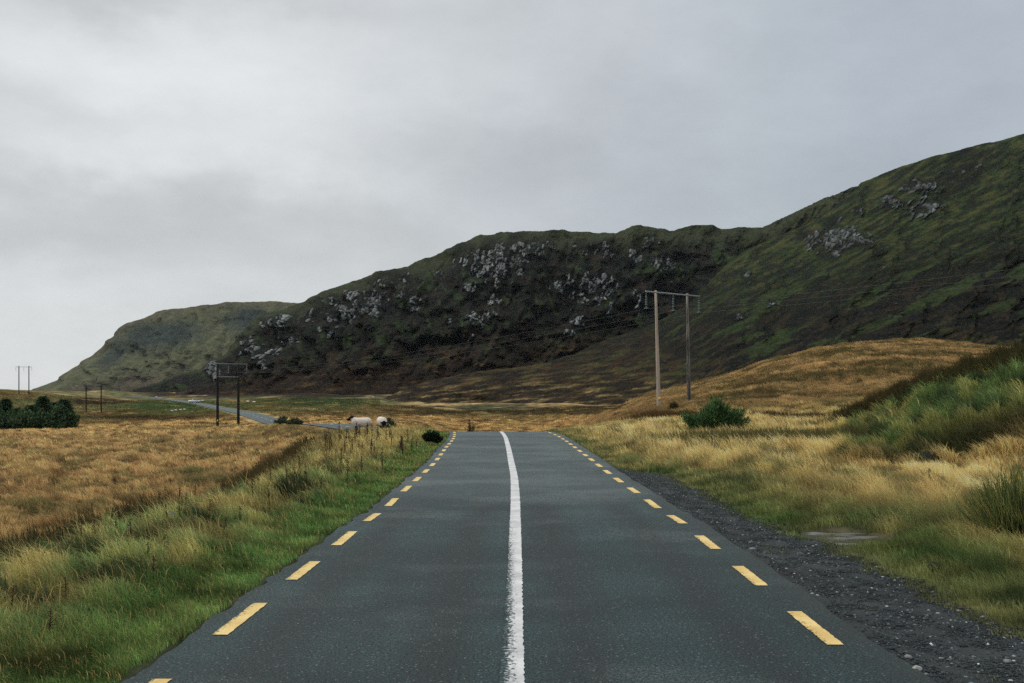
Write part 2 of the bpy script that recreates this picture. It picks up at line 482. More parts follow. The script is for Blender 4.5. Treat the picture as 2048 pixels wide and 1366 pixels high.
# terrain table: columns by direction u, knots (distance, height)
TERR = {
    -500: [(20, -2.3), (60, -2.6), (170, -3.6), (250, -3.0), (350, 2.0), (450, 4.6), (540, 3.0), (800, -3), (1500, -12), (6000, -12)],
    0:    [(20, -2.3), (60, -2.6), (110, -3.2), (170, -3.6), (250, -3.0), (350, 2.2), (450, 4.9), (540, 3.5), (800, -3), (1500, -12), (6000, -12)],
    110:  [(20, -2.3), (60, -2.6), (110, -3.0), (170, -3.5), (240, -3.4), (300, -2.6), (370, 1.0), (470, 4.6), (560, 4.4), (800, -1), (1500, -12), (6000, -12)],
    190:  [(20, -2.3), (60, -2.5), (110, -2.9), (170, -3.3), (240, -3.6), (300, -3.4), (360, -1.0), (450, 2.5), (560, 5.0), (700, 3), (1500, -12), (6000, -12)],
    300:  [(20, -2.3), (60, -2.5), (110, -2.8), (170, -3.0), (240, -3.0), (300, -2.5), (420, 0.0), (480, 1.6), (600, 4.2), (700, 3), (1500, -12), (6000, -12)],
    450:  [(20, -2.2), (60, -2.4), (110, -2.7), (162, -2.75), (230, -2.2), (300, -1.7), (380, -0.9), (500, 1.6), (650, 5.0), (800, 3), (1500, -12), (6000, -12)],
    600:  [(20, -2.0), (60, -2.1), (100, -2.5), (140, -2.2), (200, -2.0), (300, -1.0), (400, 0.6), (500, 2.6), (650, 3), (800, 1), (1500, -12), (6000, -12)],
    700:  [(20, -1.8), (58, -0.9), (75, -1.5), (100, -1.8), (140, -2.3), (200, -2.3), (300, -1.2), (400, 0.4), (480, 2.1), (650, 2), (1500, -12), (6000, -12)],
    800:  [(20, -0.2), (58, -0.2), (75, -1.8), (100, -2.6), (150, -3.4), (210, -3.2), (300, -2.2), (360, -1.0), (420, 0.2), (500, 2.6), (650, 2), (1500, -12), (6000, -12)],
    940:  [(20, 0), (57, -0.05), (64, -0.9), (80, -2.4), (120, -4.0), (160, -4.6), (220, -4.5), (300, -3.5), (350, -2.2), (420, -0.3), (500, 3.0), (650, 2), (1500, -12), (6000, -12)],
    1060: [(20, 0), (57, -0.05), (64, -0.8), (80, -2.2), (120, -3.8), (160, -4.4), (220, -4.2), (300, -3.2), (350, -2.0), (420, -0.3), (500, 3.0), (650, 2), (1500, -12), (6000, -12)],
    1150: [(20, 0), (52, 0.0), (62, -0.2), (80, -1.1), (120, -2.5), (160, -3.0), (220, -2.6), (300, -2.0), (380, -0.5), (460, 2.5), (650, 2), (1500, -12), (6000, -12)],
    1219: [(20, 0.0), (52, 0.05), (62, 0.0), (90, -0.5), (130, 0.0), (180, -1.0), (250, -1.8), (330, -1.3), (420, 1.2), (650, 2), (1500, -12), (6000, -12)],
    1322: [(20, 0.05), (45, 0.15), (60, 0.2), (85, 0.8), (115, 1.9), (132, 2.5), (170, 1.8), (240, 0.5), (330, 0.6), (420, 3), (650, 3), (1500, -12), (6000, -12)],
    1437: [(20, 0.05), (45, 0.2), (60, 0.35), (85, 1.5), (120, 3.7), (138, 4.45), (170, 4), (240, 2.6), (330, 3), (650, 3), (1500, -12), (6000, -12)],
    1562: [(20, 0.05), (45, 0.3), (60, 0.4), (85, 2.0), (115, 5.4), (142, 7.55), (170, 7), (240, 4.5), (330, 4), (650, 3), (1500, -12), (6000, -12)],
    1640: [(20, 0.05), (42, 0.25), (50, 0.4), (62, 0.5), (85, 2.4), (115, 6.4), (146, 9.1), (175, 8.4), (240, 5), (330, 4), (650, 3), (1500, -12), (6000, -12)],
    1690: [(20, 0.05), (40, 0.25), (47, 0.75), (54, 0.7), (62, 0.5), (85, 2.6), (115, 6.9), (148, 9.85), (175, 9.2), (240, 5), (330, 4), (650, 3), (1500, -12), (6000, -12)],
    1740: [(20, 0.05), (33, 0.15), (40, 0.75), (46, 1.05), (52, 0.8), (62, 0.6), (85, 2.8), (115, 7.1), (150, 10.1), (180, 9.6), (240, 5), (330, 4), (650, 3), (1500, -12), (6000, -12)],
    1800: [(20, 0.05), (29, 0.1), (32, 0.6), (38, 1.0), (44, 1.75), (50, 1.5), (62, 0.9), (85, 3), (115, 7.3), (152, 10.35), (180, 10), (240, 5), (330, 4), (650, 3), (1500, -12), (6000, -12)],
    1850: [(20, 0.03), (27.6, 0.1), (29.2, 0.75), (34, 1.2), (42, 2.25), (48, 2.0), (60, 1.0), (85, 3), (115, 7.3), (152, 10.35), (180, 10), (240, 5), (330, 4), (650, 3), (1500, -12), (6000, -12)],
    1950: [(20, 0.0), (26.8, 0.1), (28.2, 0.95), (33, 1.5), (40, 2.75), (46, 2.5), (60, 1.4), (85, 3), (115, 7.0), (150, 9.6), (180, 8), (240, 5), (330, 4), (650, 3), (1500, -12), (6000, -12)],
    2048: [(18, 0.0), (26, 0.1), (27.5, 1.15), (32, 1.8), (38, 3.05), (45, 2.8), (60, 1.8), (85, 3), (115, 6.6), (148, 8.8), (180, 8), (240, 5), (330, 4), (650, 3), (1500, -12), (6000, -12)],
    2500: [(16, 0.0), (22, 0.2), (24, 1.3), (28, 2.2), (34, 3.5), (42, 3.3), (60, 2.4), (85, 3), (115, 5), (145, 6), (180, 6), (240, 5), (330, 4), (650, 3), (1500, -12), (6000, -12)],
}
_us = np.array(sorted(TERR), float)
_ly = np.linspace(math.log(3), math.log(6000), 700)
_tb = []
for uu in sorted(TERR):
    k = TERR[uu]
    row = np.interp(_ly, [math.log(a) for a, b in k], [b for a, b in k])
    ker = np.hanning(13 if uu < 1640 else 9); ker /= ker.sum()
    pad = len(ker) // 2
    row = np.convolve(np.pad(row, pad, mode='edge'), ker, 'valid')
    _tb.append(row)
_tb = np.array(_tb)


def T(u, Y):
    u = np.clip(u, _us[0], _us[-1])
    i = np.clip(np.searchsorted(_us, u, side='right') - 1, 0, len(_us) - 2)
    f = (u - _us[i]) / (_us[i + 1] - _us[i]); f = lerp(f, f * f * (3 - 2 * f), 0.5)
    v = np.clip((np.log(np.clip(Y, 3, 6000)) - _ly[0]) / (_ly[1] - _ly[0]), 0, len(_ly) - 1.001)
    j = v.astype(int); g = v - j
    a = _tb[i, j] * (1 - g) + _tb[i, j + 1] * g
    b = _tb[i + 1, j] * (1 - g) + _tb[i + 1, j + 1] * g
    return a * (1 - f) + b * f


BANK = [(-60, -8.2), (8, -8.0), (15, -7.5), (23, -6.6), (32, -7.1), (41, -8.5), (50, -9.0), (58, -9.4), (70, -10)]


def bank_edge(Y, X=None): return tab(Y, BANK) + 0.35 * perlin(Y * 0.35, Y * 0 + 3.3, 4)


GRAVEL = [(-60, 4.5), (8.5, 4.35), (10.3, 4.2), (12.6, 4.35), (14.9, 4.0), (18.3, 3.9), (22, 3.95), (26, 3.75), (28, 2.9), (31, 2.7), (80, 1)]


def gravel_edge(Y): return tab(Y, GRAVEL) + 0.22 * perlin(Y * 1.3, Y * 0, 9) + 0.12 * perlin(Y * 4.3, Y * 0, 19)


PUD = (4.95, 14.75)


def u_of(X, Y): return CX + FPX * X / np.clip(Y, 1.0, None)


def moor_cell(X, Y):
    w1 = fbm(X / 3.0, Y / 3.0, 2, 14)
    f1, f2, r, vx, vy = worley(X / 2.3 + 0.5 * w1, Y / 2.1 + 0.4 * w1, 15)
    return f1, r


def Z(X, Y, fine=True):
    X = np.asarray(X, float); Y = np.asarray(Y, float)
    u = u_of(X, Y)
    z = T(u, Y)
    # hummocks of the open moor and the fields
    am = sst(25, 60, Y)
    hum = 0.22 * fbm(X / 5.0, Y / 8.0, 3, 1) + 0.5 * am * fbm(X / 26.0, Y / 34.0, 3, 2)
    far = sst(170, 420, Y)
    hum = hum + far * 1.2 * fbm(X / 70.0, Y / 60.0, 3, 6)
    hum = hum * sst(0, 6, np.abs(X) - 3) if False else hum
    z = z + hum * sst(3.5, 9, np.abs(X + 0)) 
    z = z + 0.30 * sst(5.0, 9.0, np.abs(X)) * (1 - sst(120, 170, Y)) * (0.7 - 1.4 * moor_cell(X, Y)[0]) * (X < 0)
    # road platform with its verges
    b = bank_edge(Y)
    wp = sst(-1.9, 0.1, X - b) * (1 - sst(4.5, 8, X)) * (1 - sst(60, 74, Y))
    dl = np.clip(road_left(Y) - X, 0, None)
    dr = np.clip(X - road_right(Y), 0, None)
    tf = worley(X / 0.85 + 0.4 * fbm(X / 0.6, Y / 0.6, 2, 8), Y / 1.05, 3)[0]
    tuss = 1.0 - 1.9 * tf + 0.3 * fbm(X / 0.5, Y / 0.5, 2, 12)
    zp = crest(Y) - 0.03 + 0.08 * sst(0.15, 1.2, dl) + (0.19 * tuss + 0.16 * fbm(X / 2.6, Y / 3.2, 2, 21)) * sst(0.6, 2.0, dl) - 0.55 * sst(1.6, 5.2, dl) * (1 - 0.75 * sst(22, 40, Y))
    ge = np.clip(X - gravel_edge(Y), 0, None)
    zp = zp - 0.05 * sst(0.0, 0.4, dr) + (0.04 + 0.12 * tuss + 0.12 * fbm(X / 2.2, Y / 2.6, 2, 23)) * sst(0.5, 1.8, ge)
    z = lerp(z, zp, wp)
    z = z + (1 - wp) * sst(4.5, 7, X) * (1 - sst(60, 80, Y)) * (0.17 * tuss + 0.22 * fbm(X / 2.6, Y / 3.0, 2, 23)) * (0.4 + 1.3 * sst(25, 30, Y) * sst(1650, 1740, u))
    # puddle hollow
    q = ((X - PUD[0]) / 0.7) ** 2 + ((Y - PUD[1]) / 1.15) ** 2
    z = lerp(z, -0.055 - 0.075 * (1 - sst(0.35, 1.1, q + 1.0 * fbm(X * 1.1, Y * 0.9, 4, 27))), np.exp(-(q / 1.7) ** 3))
    # far road is cut level into the slope
    m = (Y > 56) & (Y < 620) & (X < 30)
    if m.any():
        xm, ym = X[m], Y[m]
        if xm.ndim:
            idx = np.zeros(len(xm), int); best = np.full(len(xm), 1e9)
            for k0 in range(0, len(FARROAD), 3):
                d = (xm - FARROAD[k0, 0]) ** 2 + (ym - FARROAD[k0, 1]) ** 2
                s = d < best; best[s] = d[s]; idx[s] = k0
            lo = idx.copy()
            for dk in (-2, -1, 1, 2):
                kk = np.clip(lo + dk, 0, len(FARROAD) - 1)
                d = (xm - FARROAD[kk, 0]) ** 2 + (ym - FARROAD[kk, 1]) ** 2
                s = d < best; best[s] = d[s]; idx[s] = kk[s]
            d = np.sqrt(best)
            wr = (1 - sst(3.6, 9.0, d)) * sst(57, 60, ym)
            zz = z[m]; z[m] = lerp(zz, FARROAD[idx, 2] - 0.06, wr)
    return z


def zat(x, y): return float(Z(np.array([x]), np.array([y]))[0])


def hit(u, py, y0=5.0, y1=700.0):
    """first ground point seen along a direction of the photograph"""
    Y = np.exp(np.linspace(math.log(y0), math.log(y1), 1500))
    X = (u - CX) / FPX * Y
    z = Z(X, Y)
    pr = HY - (z - CH) * FPX / Y
    k = np.argmax(pr <= py)
    return float(X[k]), float(Y[k]), float(z[k])


# ------------------------------------------------------------------ colours (albedo from the tone seen in flat light)
def alb(c, g=1.3): return lin(c) * g


C_GOLD = alb((174, 146, 102)); C_PALE = alb((220, 190, 132)); C_STRAW = alb((178, 158, 104)); C_BROWN = alb((104, 78, 54))
C_OLIVE = alb((92, 94, 60)); C_GREEN = alb((66, 92, 56)); C_DEEP = alb((36, 56, 40)); C_LUSH = alb((68, 104, 52)); C_DARK = alb((40, 42, 34))
C_HEATH = alb((56, 47, 39)); C_RUSH = alb((50, 58, 40))


def mixc(c, d, t): return c + (np.asarray(d) - c) * np.asarray(t)[:, None]


def field_col(X, Y, z=None):
    """tone of the ground cover at a place"""
    n = len(X)
    u = u_of(X, Y)
    if z is None: z = Z(X, Y)
    py = HY - (z - CH) * FPX / np.clip(Y, 1, None)
    f1 = fbm(X / 9.0, Y / 14.0, 4, 31); f2 = fbm(X / 2.2, Y / 3.5, 3, 32); f3 = fbm(X / 30.0, Y / 45.0, 3, 33)
    lY = np.log(np.clip(Y, 2, None))
    st1 = fbm(u / 70.0, lY * 26, 4, 34); st2 = fbm(u / 24.0, lY * 60, 3, 35)      # hummock rows, larger with distance
    tf, tf2, tr, _, _ = worley(X / 0.85 + 0.4 * fbm(X / 0.6, Y / 0.6, 2, 8), Y / 1.05, 3)
    c = np.tile(C_GOLD, (n, 1))
    mf, mr = moor_cell(X, Y)
    nearm = (1 - sst(90, 150, Y))
    c = mixc(c, C_DARK, nearm * sst(0.45, 0.75, mf + 0.25 * f2) * 0.75)  # hollows between moor tussocks painted dark, standing in for shade
    c = mixc(c, C_OLIVE * 0.8, nearm * (mr < 0.26) * 0.75)
    c = mixc(c, C_OLIVE * 0.75, sst(0.1, 0.4, f3 + 0.5 * st1) * 0.7)
    c = mixc(c, C_BROWN, nearm * ((mr > 0.16) & (mr < 0.4)) * 0.6)
    c = mixc(c, C_PALE * 0.85, sst(0.1, 0.45, st2 + 0.4 * st1) * 0.5)
    c = mixc(c, C_BROWN * 0.8, sst(0.05, 0.4, -st1 - 0.5 * st2) * 0.75)
    c = mixc(c, C_OLIVE * 0.7, sst(0.12, 0.42, st1 * 0.8 - 0.6 * st2 + 0.3 * f3) * 0.8)
    c = mixc(c, C_DARK, sst(0.28, 0.5, -st2 + 0.3 * f1) * 0.75)
    c = mixc(c, C_STRAW, sst(0.0, 0.5, f2) * 0.55)
    c = mixc(c, C_BROWN, sst(0.05, 0.5, -f1) * 0.6)
    c = mixc(c, C_OLIVE, sst(0.12, 0.5, f1 + 0.5 * f2) * 0.75)
    # ---- left: far moor turning to dull green and heather
    L = 1 - sst(640, 860, u + 60 * f3)
    farl = sst(175, 240, Y + 40 * f3) * L
    c = mixc(c, C_OLIVE * 0.85, farl * 0.75)
    c = mixc(c, C_BROWN * 0.7, farl * sst(0.0, 0.3, f3 + 0.5 * st1) * 0.75)
    c = mixc(c, C_GREEN * 0.75, farl * sst(0.0, 0.3, -f3 + 0.5 * st2) * 0.6)
    grn = np.exp(-(((u - 340) / 110) ** 2 + ((py - 812) / 12) ** 2)) + np.exp(-(((u - 640) / 90) ** 2 + ((py - 803) / 13) ** 2)) * 0.9
    c = mixc(c, C_GREEN * 0.75, np.clip(grn * 1.3 + f2 * 0.3 * (grn > 0.1), 0, 1) * (Y > 150))
    drk = np.exp(-(((u - 300) / 150) ** 2 + ((py - 836) / 4.5) ** 2)) + np.exp(-(((u - 190) / 60) ** 2 + ((py - 804) / 6) ** 2)) + np.exp(-(((u - 400) / 110) ** 2 + ((py - 786) / 8) ** 2)) + np.exp(-(((u - 660) / 90) ** 2 + ((py - 787) / 7) ** 2)) * 1.2
    c = mixc(c, C_HEATH * 0.5, np.clip(drk * (1.15 + f2), 0, 1) * (Y > 150))
    hz = sst(260, 320, u) * (1 - sst(740, 860, u)) * (1 - sst(792, 799, py + 6 * f1 + 5 * st1)) * (Y > 250)
    c = mixc(c, C_HEATH * 0.5, hz * 0.85)
    gb = sst(540, 600, u) * (1 - sst(760, 840, u)) * sst(793, 799, py + 4 * st1) * (1 - sst(809, 816, py + 4 * st1)) * (Y > 180)
    c = mixc(c, C_GREEN * 0.6, gb * 0.8)
    # ---- centre: golden field, heather bank, golden strip, heather
    Cn = sst(680, 860, u + 60 * f3) * (1 - sst(1230, 1330, u)) * (Y > 120)
    pw = py + 5 * f1 + 3 * f2 + 4 * f3
    c = mixc(c, C_HEATH * 0.6, Cn * (sst(809, 813, pw) * (1 - sst(829, 833, pw))) * 0.9)
    c = mixc(c, C_GREEN * 0.55, Cn * (sst(811, 815, pw) * (1 - sst(824, 829, pw))) * sst(0.0, 0.3, f2 + 0.5 * f3) * 0.7)
    c = mixc(c, C_HEATH * 0.7, Cn * (1 - sst(799, 806, pw + 5 * st2)) * 0.9)
    c = mixc(c, C_OLIVE * 0.6, Cn * sst(0.0, 0.3, st2) * (Y > 250) * 0.7)
    sf = sst(90, 160, Y)
    c = c * np.clip(1 + sf * (0.9 * st2 + 0.5 * st1), 0.35, 1.7)[:, None]
    c = mixc(c, C_PALE * 0.7, sf * sst(0.2, 0.45, st1 + 0.3 * f1) * 0.45)
    # ---- golden mound on the right
    Mn = sst(1280, 1400, u) * sst(62, 80, Y)
    g = fbm((X + 0.25 * Y) / 9.0, Y / 5.0, 4, 41) * 0.6 + st2 * 0.5
    c = mixc(c, C_GOLD * 1.0, Mn * 0.6)
    c = mixc(c, C_OLIVE * 0.55, Mn * sst(-0.14, 0.16, g) * 0.9)
    c = mixc(c, C_BROWN * 0.7, Mn * sst(0.1, 0.4, st1) * 0.5)
    c = mixc(c, C_PALE * 0.95, Mn * sst(0.1, 0.4, -g) * 0.45)
    c = mixc(c, C_HEATH, Mn * sst(175, 200, Y) * 0.9)
    # ---- right verge: pale bents, green near the gravel
    Rv = (X > 2) * (Y < 75) * (1 - Mn)
    d = X - gravel_edge(Y)
    rv = np.tile(C_PALE, (n, 1))
    rv = mixc(rv, C_STRAW, sst(-0.2, 0.4, f2))
    rv = mixc(rv, C_OLIVE * 0.8, sst(0.05, 0.4, fbm(X / 1.6, Y / 2.4, 3, 44)) * 0.85)
    rv = mixc(rv, C_DEEP * 1.3, (tr < 0.22) * 0.75 * sst(-0.3, 0.2, f2 + 0.3))
    rv = rv * (0.72 + 0.5 * (tr * 7 % 1.0))[:, None]
    gn = 1 - sst(1.0, 4.6, d + 1.0 * f2 + 0.8 * f1 - sst(20, 30, Y) * -1.2)
    rv = mixc(rv, lerp(C_GREEN, C_STRAW, 0.22), gn * 0.9)
    rv = mixc(rv, C_DEEP, gn * sst(0.0, 0.4, fbm(X / 1.1, Y / 1.3, 3, 46)) * 0.7)
    rv = mixc(rv, C_GREEN, sst(0.1, 0.4, fbm(X / 2.4, Y / 3.0, 3, 47)) * 0.6)
    rv = mixc(rv, C_OLIVE * 1.1, (1 - sst(0.0, 0.8, d + 0.5 * f2)) * 0.6)
    lush = np.exp(-(((X - 4.3) / 0.8) ** 2 + ((Y - 17) / 3.5) ** 2)) + np.exp(-(((X - 5.6) / 0.9) ** 2 + ((Y - 12.6) / 1.6) ** 2))
    rv = mixc(rv, C_LUSH * 0.8, np.clip(lush, 0, 1) * 0.55)
    c = mixc(c, 0, 0 * Rv); c = c + (rv - c) * Rv[:, None]
    # ---- green bank
    Bk = sst(1650, 1720, u + 12 * f2) * sst(24.5, 28.5, Y + f2) * (1 - sst(54, 60, Y))
    bk = np.tile(lerp(lerp(C_GREEN, C_LUSH, 0.4), C_OLIVE, 0.35) * 1.2, (n, 1))
    bk = mixc(bk, C_DEEP, sst(-0.1, 0.4, fbm(X / 1.3, Y / 1.8, 3, 51)) * 0.9)
    bk = mixc(bk, C_STRAW * 0.8, sst(0.1, 0.45, fbm(X / 1.7, Y / 1.4, 3, 52)) * 0.65)
    bk = mixc(bk, C_DEEP * 0.8, (tr < 0.3) * 0.8)
    bk = mixc(bk, lerp(C_STRAW, C_LUSH, 0.55), (tr > 0.78) * 0.7)
    bk = mixc(bk, C_RUSH * 0.55, (1 - sst(27.8, 29.6, Y + 0.8 * f2)) * 0.8)
    c = c + (bk - c) * Bk[:, None]
    # ---- left verge
    Vv = (X > bank_edge(Y) - 1.6) * (X < 0) * (1 - sst(64, 72, Y))
    dl = road_left(Y) - X
    lv = np.tile(lerp(C_GREEN, C_STRAW, 0.06) * 1.45, (n, 1))
    lv = mixc(lv, lerp(C_STRAW, C_LUSH, 0.3) * 1.2, sst(-0.15, 0.3, fbm(X / 0.9, Y / 1.5, 3, 63)) * 0.6)
    lv = mixc(lv, C_STRAW, sst(0.0, 0.4, fbm(X / 1.5, Y / 2.5, 3, 61)) * (0.25 + 0.6 * sst(14, 34, Y)))
    lv = mixc(lv, C_STRAW * 0.8, (tr > 0.8 - 0.2 * sst(14, 34, Y)) * 0.5 * sst(0.6, 1.6, dl))
    lv = mixc(lv, C_DEEP, (tr < 0.36) * 0.85 * sst(0.6, 1.6, dl))
    lv = mixc(lv, C_DEEP, sst(0.05, 0.45, fbm(X / 1.1, Y / 1.5, 3, 62)) * 0.85)
    lv = mixc(lv, C_STRAW, sst(20, 38, Y) * sst(1.0, 2.0, dl) * 0.5)
    lv = lv * (0.75 + 0.5 * (tr * 7 % 1.0))[:, None]
    lv = mixc(lv, C_LUSH * 1.1, (1 - sst(0.5, 1.6, dl + 0.5 * f2)) * 0.75)
    lv = mixc(lv, C_RUSH, (1 - sst(0.2, 1.3, X - bank_edge(Y) + 0.4 * f2)) * 0.7)
    c = c + (lv - c) * Vv[:, None]
    return c


# ------------------------------------------------------------------ GROUND, one sheet to the horizon
def build_ground():
    uf = np.arange(-400, 2450.1, 4.0)
    th = np.arctan((uf - CX) / FPX)
    side = np.linspace(th[-1], math.pi, 60)[1:]
    side2 = np.linspace(-math.pi, th[0], 60)[1:-1]
    th = np.concatenate([side2, th, side])
    Y0 = np.concatenate([[0.02, 1.0, 2.0, 3.0], np.exp(np.linspace(math.log(4), math.log(700), 760)), np.exp(np.linspace(math.log(720), math.log(2750), 40))])
    TH, RR = np.meshgrid(th, Y0)
    c = np.cos(TH)
    inv = np.where(np.abs(TH) < 0.66, 1 / np.maximum(c, 0.3), 1 / math.cos(0.66))
    X = RR * inv * np.sin(TH); Y = RR * inv * np.cos(TH)
    Xf, Yf = X.ravel(), Y.ravel()
    z = Z(Xf, Yf)
    inroad = (Xf > road_left(Yf) - 0.02) & (Xf < road_right(Yf) + 0.05) & (Yf < 60)
    z = np.where(inroad, crest(Yf) - 0.05, z)
    inroad2 = (np.abs(Yf) < 60) & (Yf < 3)
    col = field_col(Xf, Yf, z)
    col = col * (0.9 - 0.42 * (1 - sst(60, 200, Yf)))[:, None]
    d = Xf - gravel_edge(Yf)
    soil = (np.exp(-(((Xf - PUD[0]) / 1.1) ** 2 + ((Yf - PUD[1]) / 1.8) ** 2)))
    col = mixc(col, alb((70, 68, 54)), np.clip(soil * 1.3, 0, 1) * 0.85)
    gz = (d < 0) & (Xf > 0) & (Yf < 31)
    col = np.where(gz[:, None], alb((52, 58, 62)), col)
    edge = np.exp(-((road_left(Yf) - Xf - 0.05) / 0.18) ** 2) * (Yf < 60)
    col = mixc(col, alb((46, 44, 38)), edge * 0.8)
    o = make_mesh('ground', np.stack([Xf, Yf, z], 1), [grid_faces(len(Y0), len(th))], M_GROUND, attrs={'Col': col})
    return tag(o, 'golden moorland ground with grassy verges either side of the road', 'ground', kind='structure')


build_ground()


# ------------------------------------------------------------------ ROAD
def strip(name, L, Rr, mat, parent=None, attrs=None, nx=2):
    """sheet between two 3D polylines"""
    n = len(L)
    f = np.linspace(0, 1, nx)
    V = (L[:, None, :] * (1 - f)[None, :, None] + Rr[:, None, :] * f[None, :, None]).reshape(-1, 3)
    return make_mesh(name, V, [grid_faces(n, nx)[:, ::-1]], mat, parent, True, attrs)


Ys = np.concatenate([np.linspace(-60, 3, 20), np.arange(3.2, 60, 0.12)])
jl = 0.08 * perlin(Ys * 1.7, Ys * 0, 71) + 0.03 * perlin(Ys * 6.1, Ys * 0, 72)
jr = 0.04 * perlin(Ys * 1.1, Ys * 0, 73) + 0.02 * perlin(Ys * 5.1, Ys * 0, 74)
Lr = np.stack([road_left(Ys) + jl, Ys, crest(Ys)], 1)
Rr_ = np.stack([road_right(Ys) + jr, Ys, crest(Ys)], 1)
# over the brow the road swings left across the moor
fr = FARROAD[(FARROAD[:, 1] > 63)]
tg = np.gradient(fr[:, :2], axis=0); tg /= np.linalg.norm(tg, axis=1)[:, None]
nr = np.stack([-tg[:, 1], tg[:, 0]], 1)
HW = 2.45
Lf = np.concatenate([fr[:, :2] + nr * HW, fr[:, 2:3] + 0.02], 1)
Rf = np.concatenate([fr[:, :2] - nr * HW, fr[:, 2:3] + 0.02], 1)
LL = np.concatenate([Lr, Lf]); RRr = np.concatenate([Rr_, Rf])
road = strip('road', LL, RRr, M_ROAD, nx=9)
tag(road, 'grey asphalt country road running over a brow and bending left', 'road', kind='structure')


def line_strip(name, yy, xc, width, mat, wearL, zoff=0.006, ragged=0.008, segs=None):
    V = []; F = []; Wr = []
    nx = 5; n0 = 0
    for y in (segs if segs is not None else [yy]):
        x = np.interp(y, [a for a, b in xc], [b for a, b in xc]); wd = width(y)
        e1 = ragged * perlin(y * 9, y * 0 + 1.2, 81) + ragged * perlin(y * 31, y * 0 + 1.2, 82)
        e2 = ragged * perlin(y * 9, y * 0 + 7.2, 83) + ragged * perlin(y * 31, y * 0 + 7.2, 84)
        f = np.linspace(0, 1, nx)
        xs = (x - wd / 2 + e1)[:, None] * (1 - f) + (x + wd / 2 + e2)[:, None] * f
        P = np.stack([xs, np.repeat(y[:, None], nx, 1), np.repeat((crest(y) + zoff)[:, None], nx, 1)], 2).reshape(-1, 3)
        V.append(P); F.append(grid_faces(len(y), nx)[:, ::-1] + n0); n0 += len(P)
        Wr.append((wearL(y)[:, None] * (1 - f * 0.85)).ravel())
    o = make_mesh(name, np.concatenate(V), [np.concatenate(F)], mat, road, True, {'wear': np.concatenate(Wr)})
    o['kind'] = 'structure'
    return o


yy = np.arange(3.5, 59.5, 0.03)
CEN = [(a, b - 0.01) for a, b in CENTRE]
line_strip('centre_line', yy, CEN, lambda y: tab(y, [(3, 0.20), (9, 0.17), (14, 0.17), (20, 0.18), (60, 0.2)]), M_WHITE,
           lambda y: tab(y, [(3, 1.0), (9, 0.95), (13, 0.7), (20, 0.25), (30, 0.05)]))
far_dash = []
# faint dashes of the centre line on the far stretch
Vd = []; Fd = []
for k in range(0, len(fr) - 3, 4):
    a, b_ = fr[k], fr[k + 1]
    nn = nr[k]
    base_i = len(Vd)
    for p, s in ((a, -1), (a, 1), (b_, 1), (b_, -1)):
        Vd.append((p[0] + nn[0] * 0.09 * s, p[1] + nn[1] * 0.09 * s, p[2] + 0.05))
    Fd.append([base_i, base_i + 3, base_i + 2, base_i + 1] if True else 0)
fd = make_mesh('centre_line', np.array(Vd), [np.array(Fd)], M_WHITE, road, False, {'wear': np.zeros(len(Vd))}); fd['kind'] = 'structure'


def dashes(start, tabl):
    segs = []; y = start
    while y < 58:
        ln = 1.28 * random.uniform(0.94, 1.06)
        segs.append(np.arange(y, y + ln, 0.04)); y += 2.5 + 0.001 * y
    return segs


one = lambda y: np.ones_like(y)
line_strip('edge_line', None, LEFT_DASH, lambda y: y * 0 + 0.135, M_YELLOW, one, segs=dashes(5.85 - 2.5, LEFT_DASH), ragged=0.006)
line_strip('edge_line', None, RIGHT_DASH, lambda y: y * 0 + 0.14, M_YELLOW, one, segs=dashes(8.02 - 2.5, RIGHT_DASH), ragged=0.006)


# ------------------------------------------------------------------ HILLS
HILL_ROCK = [(927, 512, 20, 18), (962, 529, 20, 20), (990, 518, 18, 30), (1001, 545, 10, 16), (1033, 506, 18, 30), (1037, 545, 10, 12), (1072, 494, 15, 15), (1099, 488, 8, 8),
             (1162, 486, 10, 8), (1185, 494, 15, 8), (1212, 498, 20, 11), (1265, 514, 14, 7), (1294, 484, 14, 7), (1325, 532, 20, 9), (1128, 570, 15, 15), (1153, 576, 12, 13),
             (1167, 557, 10, 9), (1187, 576, 14, 10), (1203, 557, 12, 10), (1218, 573, 12, 12), (1187, 600, 14, 7), (1222, 626, 8, 12), (1272, 601, 10, 14), (1156, 643, 10, 10),
             (1137, 667, 9, 5), (1040, 489, 13, 13), (787, 555, 20, 11), (763, 560, 14, 8), (810, 551, 9, 9), (748, 562, 10, 6), (668, 600, 8, 8), (703, 592, 8, 7), (718, 592, 7, 7),
             (748, 592, 17, 9), (750, 604, 16, 8), (748, 619, 9, 11), (700, 627, 22, 13), (666, 633, 10, 9), (720, 611, 8, 8), (832, 613, 9, 10), (943, 576, 10, 7), (802, 594, 7, 6),
             (986, 598, 14, 7), (959, 637, 20, 11), (904, 643, 6, 5), (877, 545, 6, 5), (572, 643, 10, 9), (545, 646, 14, 7), (623, 635, 12, 8), (632, 623, 8, 9), (670, 664, 15, 7),
             (572, 678, 14, 8), (503, 699, 12, 9), (488, 680, 14, 7), (533, 721, 13, 13), (545, 707, 8, 9), (427, 738, 11, 11), (478, 701, 7, 6), (943, 676, 6, 5), (640, 604, 7, 6)]
GREEN_ROCK = [(1665, 479, 40, 17), (1714, 482, 16, 12), (1616, 468, 12, 10), (1830, 375, 30, 11), (1777, 409, 14, 9), (1840, 416, 22, 13), (1928, 312, 22, 8), (1907, 338, 13, 7),
              (1939, 333, 10, 6), (1494, 553, 9, 9), (1478, 635, 9, 5), (1540, 609, 7, 6), (1658, 442, 12, 7), (1714, 424, 10, 6)]


